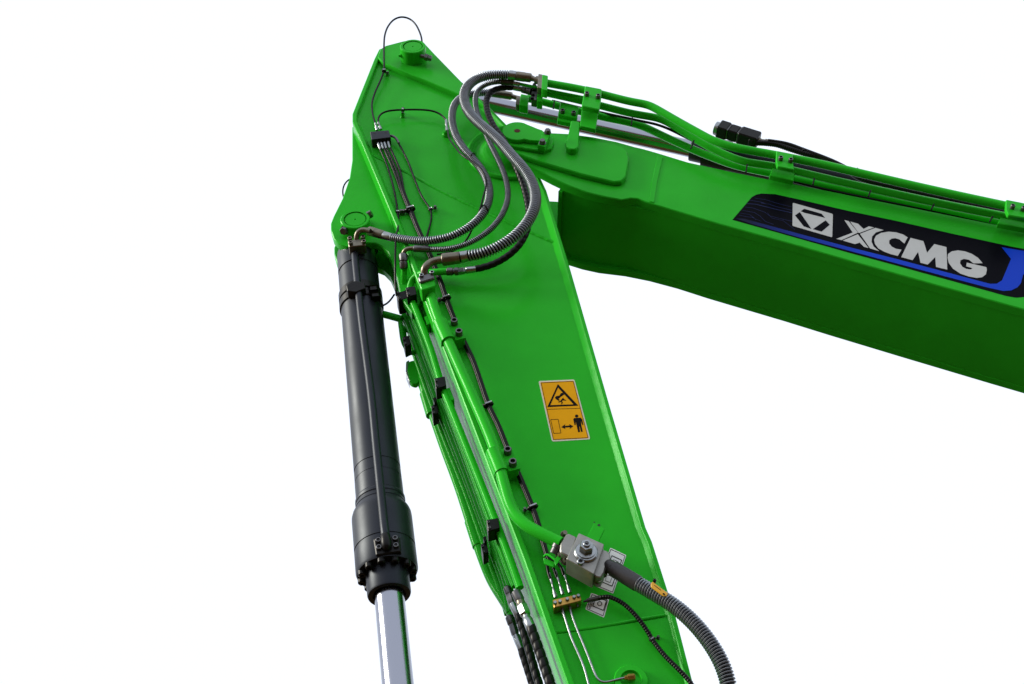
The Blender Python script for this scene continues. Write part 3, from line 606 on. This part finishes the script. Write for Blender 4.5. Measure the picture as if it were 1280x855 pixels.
# port flange for the upper hose
OFL = OC + RB + .055
pf = obj('port_flange', plate(rnd([(434.5, 300), (456.5, 298), (457.5, 306), (436, 308.5)], 1.5), OFL, .055, .003), OLIVE, bc)
bolt_set(((437.5, 299.5), (438.5, 305), (454, 298), (455, 303.5)), OFL, .0105, .014, OLIVE, pf)
obj('return_line', tube([(476, 383, OC + .05), (484, 380.5, OC + .05), (489, 374, OC + .06), (493, 368, OC + .06)], 1.2, 10), LINE, bc)

# stick cylinder between boom and stick top
sc_ = thing('stick_cylinder', 'chrome rod cylinder running above the boom to the top of the stick', 'hydraulic cylinder', P(870, 202, OC))
S0 = P(516, 57.5, .112); S0.y = D - OC
S1 = P(1420, 352, OC); d0 = P(802, 172.5, OC); SAX = (d0 - S0).normalized()
L0 = (P(863, 189, OC) - S0).length
bm = bmesh.new(); b_lathe(bm, S0, SAX, [(.046, .08), (.046, L0 + .02)], 44); obj('rod', bm, CHROME, sc_)
bm = bmesh.new(); b_lathe(bm, S0, SAX, [(.062, L0), (.064, L0 + .004), (.064, L0 + .07), (.085, L0 + .072), (.085, L0 + .2), (.080, L0 + .21), (.080, L0 + 2.6)], 44); obj('barrel', bm, BLACKP, sc_)
bm = bmesh.new(); b_lathe(bm, S0 - NRM * .05, NRM, [(.088, 0), (.092, .004), (.092, .096), (.088, .1)], 40); obj('rod_eye', bm, BLACKP, sc_)

# ================================================================== HOSES
def hose(name, label, ctl, rpx, style, ends=(), group=None, pitch=(.0105, .0105), cat='hydraulic hose', step=.012):
    t = thing(name, label, cat, P(*ctl[0]), group); q = ctl[len(ctl) // 2]
    r = rpx * MP(*ctl[0]); pts = PP(ctl, step, 14)
    if style == 'spring':
        bm = bmesh.new(); b_tube(bm, pts, r * .74, 14); obj('rubber_hose', bm, RUBBER, t)
        bm = bmesh.new(); f = lambda u: pitch[0] + (pitch[1] - pitch[0]) * min(1, u * 1.6); b_helix(bm, pts, r * .80, f, pitch[1] * .58, r * .20, 16); obj('spring_guard', bm, STEEL, t, smooth=60)
    elif style == 'wrap':
        bm = bmesh.new(); b_tube(bm, pts, r * .90, 16); obj('rubber_hose', bm, RUBBER, t)
        bm = bmesh.new(); b_helix(bm, pts, r * .90, lambda u: pitch[0], pitch[0] * .9, r * .10, 20); obj('spiral_wrap', bm, PLAST, t, smooth=50)
    elif style == 'ribbed':
        bm = bmesh.new(); b_tube(bm, pts, r * .93, 16); obj('rubber_hose', bm, SLEEVE, t)
        bm = bmesh.new(); b_helix(bm, pts, r * .92, lambda u: .008, .0055, r * .08, 16); obj('ribbed_sleeve', bm, SLEEVE, t, smooth=60)
    for e in ends: e(t)
    return t
def E(nm, p0, p1, prof, m, hexa=False): return lambda t: obj(nm, step_cyl(p0, p1, prof, 22, None, hexa), m, t)
def ET(nm, pts, r, m): return lambda t: obj(nm, tube(pts, r, 18, .006, None, 6), m, t)
FER = [(0, .82), (.06, 1), (.55, 1), (.6, .96), (.94, .96), (1, .85)]
def fer(r): return [(f, k * r) for f, k in FER]
hose('hydraulic_hose', 'spring-guarded hose from the black cylinder port, curving up leftmost over the stick',
     [(489, 296.5, .02), (510, 300, .045), (531, 301.5, .07), (550, 299, .09), (568, 294.5, .11), (587, 284, .13), (603, 269, .14), (611.5, 250, .14), (611, 232, .14), (605, 217, .14), (595, 203, .14), (582, 189, .135), (572.5, 175, .13), (566.5, 160, .13), (565, 145, .125), (568, 131, .12), (577, 121.5, .105), (592, 116.5, .085), (612, 115.5, .07)], 5.4, 'spring',
     [ET('elbow', [(446, 304, OFL - .02), (445.5, 297, OFL), (446.5, 291, OFL + .018), (451, 287.5, OFL + .025), (457, 287.5, OFL + .026), (463, 289, OFL + .028)], 3.3, OLIVE), E('crimp_sleeve', (461, 288.3, -.012), (480, 294, .008), fer(6.0), OLIVE), E('crimp_ring', (480, 294, .008), (490.5, 297, .02), fer(5.4), ZINC), E('crimp_sleeve', (611, 115.3, .07), (640, 120.3, .065), fer(5.3), OLIVE), E('end_tube', (639, 120.2, .065), (648, 123, .065), [(0, 3), (1, 3)], OLIVE)], pitch=(.0118, .0112))
hose('hydraulic_hose', 'slimmer finely coiled hose curving between the two thick spring-guarded hoses',
     [(536, 311.5, .05), (555, 312, .065), (572, 309, .08), (589, 303, .10), (606, 293, .12), (620, 280, .13), (630, 264.5, .14), (635, 248, .14), (634, 231, .14), (629.5, 215, .14), (622, 198, .14), (612, 178, .14), (602, 154, .135), (596.5, 142, .13), (594.3, 131, .125), (594.3, 121, .12), (597.5, 112.5, .11), (604, 106, .14), (613, 102.7, .155), (627, 102, .165)], 4.0, 'spring',
     [ET('elbow', [(504, 320, .02), (503.8, 316, .035), (506, 312.4, .045), (511, 310.6, .05), (520, 310.6, .05)], 2.8, OLIVE), E('nut', (504.8, 336, -.01), (504, 317, .03), [(0, 4.2), (.08, 5.2), (.40, 5.2), (.42, 4), (.5, 4), (.52, 5.6), (.9, 5.6), (1, 4.5)], DZINC), E('crimp_sleeve', (517, 310.6, .05), (537, 311.6, .052), fer(4.4), DZINC), E('crimp_sleeve', (626, 102, .165), (642, 104, .165), fer(3.9), SLEEVE), E('nut', (641.5, 104, .165), (650, 105.5, .165), fer(2.8), ZINC)], pitch=(.0088, .0088))
hose('hydraulic_hose', 'thickest spring-guarded hose arching highest from the big pipe flange to the boom',
     [(583, 320, .17), (603, 317, .19), (624, 308.5, .21), (642.5, 296.5, .23), (656, 283, .24), (666, 266.5, .25), (670, 250, .25), (667.5, 235, .25), (661.5, 221, .25), (653, 209, .25), (641, 196, .24), (623, 175, .23), (607, 161, .22), (593, 148.5, .21), (583.5, 136, .20), (579.8, 123, .20), (582, 111.5, .20), (590, 101.5, .20), (601, 96, .20), (613, 94, .20), (626, 93.5, .20), (636.5, 94, .20)], 7.5, 'spring',
     [ET('elbow', [(532, 347, .11), (530, 340, .13), (532, 333.5, .145), (538.5, 328, .15), (547, 325.4, .155), (556, 324, .158)], 4.8, OLIVE), E('crimp_sleeve', (552.5, 324.8, .155), (575, 321.8, .168), fer(8.0), OLIVE), E('crimp_ring', (575, 321.8, .168), (584.5, 319.8, .172), fer(7.4), ZINC), E('crimp_ring', (636, 94, .20), (645.5, 95, .20), fer(6.3), ZINC), E('crimp_sleeve', (645, 95, .20), (664, 97.5, .20), fer(6.0), OLIVE), E('end_tube', (663.5, 97.5, .20), (674, 101, .20), [(0, 4), (.4, 3.2), (.6, 3.2), (.62, 5), (1, 5)], OLIVE)], pitch=(.0130, .0120))
hose('hydraulic_hose', 'black spiral-wrapped hose tucked behind the thickest spring-guarded hose',
     [(594, 336.5, .06), (604, 334.5, .065), (617, 330.5, .075), (630, 323.5, .09), (643, 313.5, .11), (654.5, 299, .13), (661, 280, .15), (660.5, 258, .16), (655, 234, .165), (647.5, 214, .17), (638, 193, .17), (629, 174, .17), (620.5, 163, .165), (614, 152, .16), (609.5, 141, .15), (607.8, 131, .14), (608.8, 121.5, .13), (613, 114.5, .13), (620, 110.5, .13), (630, 109, .13), (643, 109.3, .13)], 4.5, 'wrap',
     [E('nut', (557.5, 339.6, .05), (573, 339.2, .055), [(0, 3), (.1, 5.0), (.55, 5.0), (.6, 3.8), (.7, 3.8), (.72, 5.2), (1, 5.0)], DZINC), E('swivel_nut', (572, 339.2, .055), (583, 338, .058), [(0, 4.2), (.1, 4.9), (.7, 4.9), (.8, 3.8), (1, 3.8)], ZINC, True), E('crimp_sleeve', (582, 338, .058), (595, 336.4, .06), fer(4.4), ZINC), E('crimp_sleeve', (642, 109.3, .13), (653, 111.5, .13), fer(3.7), ZINC), E('nut', (652.5, 111.4, .13), (664.5, 114.5, .135), [(0, 3), (.08, 4.6), (.45, 4.6), (.5, 3.6), (.56, 4.8), (1, 4.8)], DZINC)], pitch=(.03, .03))
h5 = hose('hydraulic_hose', 'thick spring-guarded hose leaving the valve and arching down at lower right',
     [(797, 729.5, .12), (820, 743, .135), (843, 757, .15), (865, 776, .16), (883, 797, .165), (897, 818, .165), (906.5, 838, .16), (911, 856, .15), (914, 885, .13), (912, 925, .10), (903, 975, .07)], 10.0, 'spring',
     [E('rubber_collar', (758, 705.5, .095), (799, 730.8, .121), [(0, 7), (.05, 8.6), (.2, 8.8), (.22, 10.0), (.94, 10.2), (1, 9.2)], SLEEVE)], pitch=(.0105, .0105))
tg = [(813.5, 729.5), (816, 727), (835, 741.5), (833, 745), (829, 744.5), (814, 733.5)]
obj('hose_tag', plate(rnd(tg, .8), .215, .006, .001), TAGY, h5, label='small yellow tag tied to the hose')
bm = bmesh.new(); plate([(829, 741), (831.5, 742.5), (830.5, 744), (828, 742.4)], .2157, .0006, bm=bm); plate(ribbon([(818, 731.5), (826, 737.7)], .5), .2157, .0006, bm=bm); obj('tag_print', bm, INK, h5, smooth=0)
bm = bmesh.new(); b_lathe(bm, P(818, 727.5, .205), NRM, [(.006, 0), (.006, .012), (.004, .015)], 12); obj('tag_button', bm, PLAST, h5)
def low_hose(label, ctl, r, nuts):
    hose('hydraulic_hose', label, ctl, r, 'wrap', nuts, 'spiral-wrapped hoses at the foot of the stick', (.034, .034))
low_hose('black spiral-wrapped hose at lower left, nearest the bright front plate edge', [(663, 783, -.05), (669, 799, -.05), (677, 822, -.05), (688, 855, -.05), (705, 905, -.05), (725, 965, -.06)], 6.6,
     [E('nut', (644.5, 739.5, -.055), (650.5, 752, -.055), [(0, 5), (.1, 6.4), (.8, 6.4), (1, 5.2)], DZINC), E('bronze_ring', (650, 751.5, -.055), (652.5, 757.5, -.055), [(0, 5.4), (.5, 6), (1, 5.4)], OLIVE), E('swivel_nut', (652, 756.5, -.054), (657.5, 769.5, -.052), [(0, 6.2), (.1, 7.4), (.85, 7.4), (1, 5.4)], ZINC, True), E('crimp_sleeve', (657, 768.5, -.052), (664.5, 787, -.05), [(0, 4.4), (.12, 5.0), (.3, 5.6), (.35, 6.4), (.95, 6.4), (1, 5.6)], ZINC)])
low_hose('black spiral-wrapped hose at lower left, middle one of three', [(647, 767, -.15), (653, 784, -.15), (662, 815, -.15), (674, 856, -.15), (690, 905, -.15), (708, 965, -.15)], 5.4,
     [E('nut', (633.5, 733, -.15), (637, 744, -.15), [(0, 3), (.2, 5.2), (.8, 5.2), (1, 4)], DZINC), E('swivel_nut', (637, 743, -.15), (641, 756, -.15), [(0, 4.6), (.1, 5.8), (.8, 5.8), (1, 4.4)], DZINC, True), E('crimp_sleeve', (640.5, 754, -.15), (648, 770, -.15), fer(5.2), ZINC)])
low_hose('black spiral-wrapped hose at lower left, outermost with the lowest fitting', [(651.5, 811, -.24), (657, 828, -.24), (666, 856, -.24), (682, 905, -.24), (700, 965, -.24)], 5.2,
     [E('nut', (636.5, 770, -.24), (640.5, 781, -.24), [(0, 4), (.15, 5.6), (.85, 5.6), (1, 4.4)], DZINC), E('swivel_nut', (640.5, 780.5, -.24), (645, 795, -.24), [(0, 4.8), (.1, 5.6), (.75, 5.6), (1, 4.2)], DZINC, True), E('crimp_sleeve', (645, 794, -.24), (652.5, 813, -.24), fer(5.0), ZINC)])

# ================================================================== VALVE
vv = thing('shut_off_valve', 'grey cast shut-off valve with hexagon cap between green pipe and hose', 'valve', P(732, 695, .03))
obj('valve_body', plate(rnd([(723.6, 666), (755, 680), (742, 717.5), (708, 698.5)], 1.2), .135, .09, .003), VALVE, vv)
obj('inlet_flange', plate(rnd([(709, 665.5), (721.5, 671), (712, 696), (699.5, 690), (700.5, 679)], 3.5, 5), .112, .065, .004), VALVE, vv)
obj('outlet_flange', plate(rnd([(752, 686), (759, 688), (763, 692.5), (762.5, 700), (757, 708), (755.5, 715), (751, 722), (745, 721), (740.5, 717)], 2.5, 4), .112, .065, .004), VALVE, vv)
bm = bmesh.new(); c = P(732.6, 691, .135)
b_lathe(bm, c, NRM, [(.042, 0), (.042, .005), (.038, .010), (.034, .011), (.034, .017), (.029, .019)], 36); cp = obj('bonnet', bm, ZINC, vv)
bm = bmesh.new(); b_lathe(bm, c + NRM * .018, NRM, [(.026, 0), (.026, .026), (.022, .032), (.014, .032)], 6, rot=.3); obj('hex_cap', bm, ZINC, vv, smooth=25)
bm = bmesh.new(); b_lathe(bm, c + NRM * .0495, NRM, [(.0125, 0), (.0125, .006), (.011, .008), (.0085, .008), (.0085, .005)], 20); obj('spindle', bm, ZINC, vv)
bm = bmesh.new()
for a_ in (0, 1.05, 2.1): b_box(bm, c + NRM * .0558, Vector((math.cos(a_), 0, math.sin(a_))), NRM, Vector((-math.sin(a_), 0, math.cos(a_))), .007, .0006, .0009)
obj('spindle_slot', bm, SOCK, vv, smooth=0)
def sb(q, o, r, h, m=ZINC):
    bb, bs = bmesh.new(), bmesh.new(); sock_bolt(bb, bs, P(*q, o), NRM, r, h); obj('bolt', bb, m, vv); obj('bolt_socket', bs, SOCK, vv)
sb((725.7, 703.5), .135, .0125, .012)
for q, r in (((704.5, 668), .010), ((747, 727), .011), ((754.5, 718), .010), ((699, 695), .012), ((706, 702), .012)):
    bm = bmesh.new(); hex_bolt(bm, P(*q, .07), Vector((.25, -.9, -.2)).normalized(), r, .02); obj('bolt', bm, OLIVE, vv)

# ================================================================== GREASE SYSTEM
g1 = thing('grease_manifold', 'small black grease distributor block high on the stick', 'grease block', P(476, 175, 0))
obj('block_body', plate([(462.5, 164.5), (486, 162.5), (488.5, 171.5), (464.5, 174.5)], .052, .052, .002), BLACKP, g1)
for a, b in (((469, 154, .045), (471.5, 163, .035)), ((472.8, 153, .045), (476, 162, .035))):
    obj('fitting', step_cyl(a, b, [(0, 1.3), (.3, 1.7), (.35, 1.2), (.55, 1.2), (.6, 2.0), (1, 2.0)], 12), ZINC, g1)
for i, (x, y) in enumerate(((471, 174), (475, 173.6), (479, 173.2), (483.5, 172.6))):
    obj('fitting', step_cyl((x, y, .035), (x + 4.2 - i * .2, y + 12.5, .02), [(0, 1.9), (.25, 1.9), (.27, 1.2), (.4, 1.2), (.42, 1.8), (.9, 1.5), (1, 1.2)], 12), ZINC, g1)
obj('fitting', tube([(487, 169.5, .03), (493, 170, .035), (496.5, 174, .035), (498.5, 179, .03)], 1.7, 10), DZINC, g1)
bm = bmesh.new()
for q in ((468, 166.5), (482, 165.5)): b_lathe(bm, P(*q, .052), NRM, [(.005, 0), (.005, .0008)], 12)
obj('screw_hole', bm, SOCK, g1)
g2 = thing('grease_manifold', 'brass grease distributor block with five bolts low on the stick', 'grease block', P(709, 760, 0))
obj('block_body', plate([(691, 749.5), (725, 742), (727, 750.5), (692.5, 759.5)], .042, .042, .002), BRASS, g2)
for q in ((693.8, 754), (700, 752.4), (709, 749.6), (717.5, 747), (723, 745.4)):
    bm = bmesh.new(); b_lathe(bm, P(*q, .042), NRM, [(.0068, 0), (.0068, .005), (.0052, .009)], 14); obj('bolt', bm, ZINC, g2)
for a, b in (((684.5, 709, .02), (694.5, 747, .02)), ((692, 706, .02), (703.5, 743, .02)), ((701, 703, .02), (712.5, 741, .02))):
    pa, pb_ = Vector(a), Vector(b); q0 = tuple(pa.lerp(pb_, .18))
    obj('fitting', step_cyl(q0, b, [(0, 1.2), (.03, 1.8), (.42, 1.6), (.45, 1.1), (.62, 1.1), (.65, 1.8), (.8, 1.8), (.82, 2.4), (1, 2.4)], 12), ZINC, g2)
for a, b in (((702, 757, .02), (704.2, 768, .02)), ((711.5, 755, .02), (713.4, 766, .02)), ((720, 752, .02), (722.5, 758.5, .02))):
    obj('fitting', step_cyl(a, b, [(0, 2.2), (.55, 2.2), (.6, 1.5), (1, 1.3)], 12), DZINC, g2)
def gline(label, pts, r=1.25, m=LINE, grp='black grease lines on the stick', name='grease_line', seg=10):
    return obj(name, tube(pts, r, seg, .008, None, 8), m, None, label=label, cat='grease line', group=grp, smooth=60)
gline('thin black line looping high above the top pin of the stick', [(527.6, 56, .06), (527.3, 50, .065), (525.5, 42.5, .07), (520, 31, .07), (512, 23.5, .07), (502, 21, .07), (492.5, 24.3, .07), (485, 33, .068), (481, 44, .065), (480, 57, .06), (480, 74, .052), (480, 87, .045), (476, 99.5, .035), (469, 115, .03), (465, 129, .03), (466, 143, .035), (469.3, 155, .042)], 1.15)
gline('thin black line arching from the upper block to a fitting near the hoses', [(473, 154, .045), (472.6, 148, .045), (475.5, 142.7, .045), (482, 139.3, .045), (491, 137.8, .045), (504, 137.2, .045), (520, 137, .043), (536, 137.8, .04), (546, 140.3, .038), (553.5, 145, .036), (558, 151, .034)], 1.2)
fg = gline('thin black line strapped along the leftmost spring-guarded hose', [(559.5, 163, .05), (561.5, 173, .08), (568, 182.5, .12), (577, 193.5, .15), (589, 201.5, .16), (600, 210, .165), (607, 222, .165), (607.5, 233, .165), (604, 246, .165), (600, 262, .15), (592, 282, .1), (585, 297, .07), (576, 308, .04), (562, 315.5, .025), (546, 318, .02)], 1.2)
obj('fitting', step_cyl((557.5, 149.5, .034), (559, 164, .04), [(0, 1.3), (.1, 1.9), (.5, 1.9), (.55, 1.4), (.7, 1.4), (.72, 2.2), (1, 2.2)], 12), ZINC, fg)
bm = bmesh.new()
for (x, y, o_, dx, dy) in ((590.5, 197, .137, 5.2, -5.0), (606.5, 262, .143, 4.6, 4.0)):
    c = P(x, y, o_); u = (P(x + dx, y + dy, o_) - c).normalized(); m_ = 6.0 * MP(x, y, o_)
    b_tube(bm, [c + u * (m_ * math.cos(k * math.pi / 10)) * 1.02 + NRM * (m_ * math.sin(k * math.pi / 10)) * 1.02 for k in range(21)], .0032, 6)
obj('strap', bm, PLAST, fg)
gline('thin black line from the upper block running down beside the bright front edge', [(475, 186, .02), (479, 195, .014), (484, 207, .012), (491, 231, .012), (495, 250, .012), (497, 265, .012), (498, 277, .014), (497.5, 285, .02), (495, 296, .03), (494, 327, .02), (494.5, 360, -.02), (496, 370, -.04)], 1.3)
gline('thin black line bowing out right of the grease line bundle', [(498, 178.5, .03), (501, 184, .02), (510, 202, .012), (519, 226, .012), (527, 245, .012), (537, 260, .012), (539.3, 268, .012), (538.5, 278, .012), (534, 294, .012), (531, 308, .014)], 1.25)
b3 = [('first', -1.9, 480, 690), ('second', 0, 483.5, 700), ('third', 1.9, 488, 711)]
endp = [((684.3, 713, .02), (688, 724, .02)), ((691.5, 709, .02), (696, 722, .02)), ((700.5, 706, .02), (704.5, 719, .02))]
for (nm, dx, x0, xe), (ea, eb) in zip(b3, endp):
    oo = .016 + (.004 if nm == 'second' else 0)
    def q(x, y, o_=None): return (x + dx, y, o_ if o_ is not None else oo)
    gline('black grease line in the bundle down the stick, %s from the left' % nm, [(x0, 185, .02), (x0 + (503 - 479) * .5, 213, .014), q(503, 238), q(513, 263), q(524, 290), q(537.5, 319), q(551, 353), q(558, 374), q(567, 397), q(580, 427), q(592.5, 454), q(610, 505), q(622, 530), q(634, 560), q(650, 597), q(663, 628), q(670, 647), q(678, 674), q(685, 698), ea, eb], 1.7)
gline('small black line looping out behind the cylinder ear', [(441, 222, -.25), (434.5, 225.5, -.25), (430, 231.5, -.25), (428.3, 240, -.25), (430, 248, -.25), (436, 254, -.25)], 1.0)
gline('bright steel grease pipe running straight down from the brass block', [(703.5, 764, .02), (706, 772, .02), (714, 797, .02), (722, 815, .02), (730, 834, .02), (736, 856, .02), (746, 890, .02)], 1.5, ZINC, 'steel grease pipes', 'grease_pipe')
gp = gline('bright steel grease pipe bent sideways into a brass nut', [(713, 763, .02), (715.5, 771, .02), (722.7, 790, .02), (733, 814.5, .02), (742, 838, .02), (746.5, 849, .02), (751, 853.5, .02), (757, 853.6, .02), (765, 851, .022), (774, 848.3, .025), (783, 847, .028)], 1.5, ZINC, 'steel grease pipes', 'grease_pipe')
obj('brass_nut', step_cyl((780.5, 847.6, .028), (794, 846.3, .03), [(0, 2.4), (.15, 3.0), (.3, 3.0), (.32, 4.4), (.9, 4.4), (1, 3.6)], 6), BRASS, gp, smooth=20)
cc = thing('corrugated_conduit', 'thin black corrugated conduit from the brass block down to the right edge', 'conduit', P(752, 747, .03))
pts = PP([(748, 748, .03), (757, 746, .04), (767, 748, .045), (781, 756, .045), (797, 772, .04), (810.5, 791, .03), (815.5, 800, .026), (831, 819.5, .03), (847, 835.5, .035), (858, 847, .035), (866, 858, .035), (880, 885, .03), (890, 920, .02)], .0022, 4)
bm = bmesh.new(); rr = 2.9 * MP(780, 760, .04); b_tube(bm, pts, lambda s: rr * (1 + .13 * math.sin(s * 2 * math.pi / .0095)), 12); obj('conduit', bm, PLAST, cc, smooth=60)
obj('grey_sleeve', step_cyl((729, 752, .02), (751, 746.8, .032), [(0, 1.2), (.2, 1.6), (.22, 2.6), (.5, 3.0), (1, 3.3)], 14), SLEEVE, cc)

# ================================================================== WIRING ON THE BOOM
wc = thing('cable_connector', 'black plug connector with cable lying above the boom pipes', 'connector', P(950, 182, .03))
OW = .04
obj('end_cap', step_cyl((894.5, 160, OW), (899, 161.5, OW), [(0, 8.4), (1, 8.8)], 24), ZINC, wc)
ca, cb = P(898, 160.5, OW), P(949, 176.5, OW); cd = (cb - ca).normalized(); cl_ = (cb - ca).length; cu = NRM.cross(cd).normalized()
for f0, f1, h_, w_ in ((0, .25, 9.4, .034), (.27, .50, 8.4, .032), (.52, .98, 9.2, .036)):
    bm = bmesh.new(); b_box(bm, ca + cd * cl_ * (f0 + f1) / 2, cd, cu, NRM, cl_ * (f1 - f0) / 2, h_ * MP(920, 168, OW), w_, .006); obj('plug_body', bm, PLAST, wc)
for f in (.26, .51):
    bm = bmesh.new(); b_box(bm, ca + cd * cl_ * f, cd, cu, NRM, .003, 8.0 * MP(920, 168, OW), .030, .001); obj('seal_ring', bm, DZINC, wc)
bm = bmesh.new(); b_box(bm, ca + cd * cl_ * .86, cd, cu, NRM, cl_ * .06, 10.2 * MP(920, 168, OW), .020, .004); obj('latch', bm, PLAST, wc)
obj('gland', step_cyl((946, 175.5, OW), (963, 177.5, OW), [(0, 3.4), (.3, 3.4), (.33, 2.6), (.6, 2.6), (.62, 3.4), (1, 3.0)], 16), OLIVE, wc)
pts = PP([(944, 178.5, OW), (957, 179, OW), (972, 181, OW), (990, 187, OW), (1010, 193, OW), (1032, 199, OW), (1058, 212, OW), (1078, 224, OW), (1120, 235, OW), (1163, 245, OW), (1232, 260.5, OW), (1270, 269, OW), (1420, 300, OW), (1900, 399, OW)], .003, 4)
bm = bmesh.new(); rr = 3.6 * MP(1000, 190, OW); b_tube(bm, pts, lambda s: rr * (1 + .06 * math.sin(s * 2 * math.pi / .011)), 12); obj('cable', bm, PLAST, wc, smooth=60)
obj('cable', tube([(960, 176, OW + .01), (984, 179.5, OW + .01), (998, 185, OW + .01), (1020, 193, OW + .01), (1045, 203, OW + .01), (1062, 212, OW)], 2.6, 12), PLAST, wc)
bm = bmesh.new()
for x, y in ((1004.5, 185), (1072.5, 210.5)): b_lathe(bm, P(x, y + 3, OW + .015), Vector((0, 0, 1)), [(.006, 0), (.006, .018), (.004, .021)], 8)
obj('tie_end', bm, PLAST, wc)
gline('thin black wire running between the lowest pipe and the boom top edge', [(690, 126, .07), (740, 138, .07), (795, 150, .118), (828, 158, .118), (866, 176, .10), (905, 195, .08), (930, 206, .06), (963, 219, .06), (1003, 230, .06), (1060, 243, .06), (1146, 260, .06), (1244, 279.5, .06), (1420, 313, .06), (1900, 411, .06)], 1.7, LINE, 'wires on the boom', 'wire')
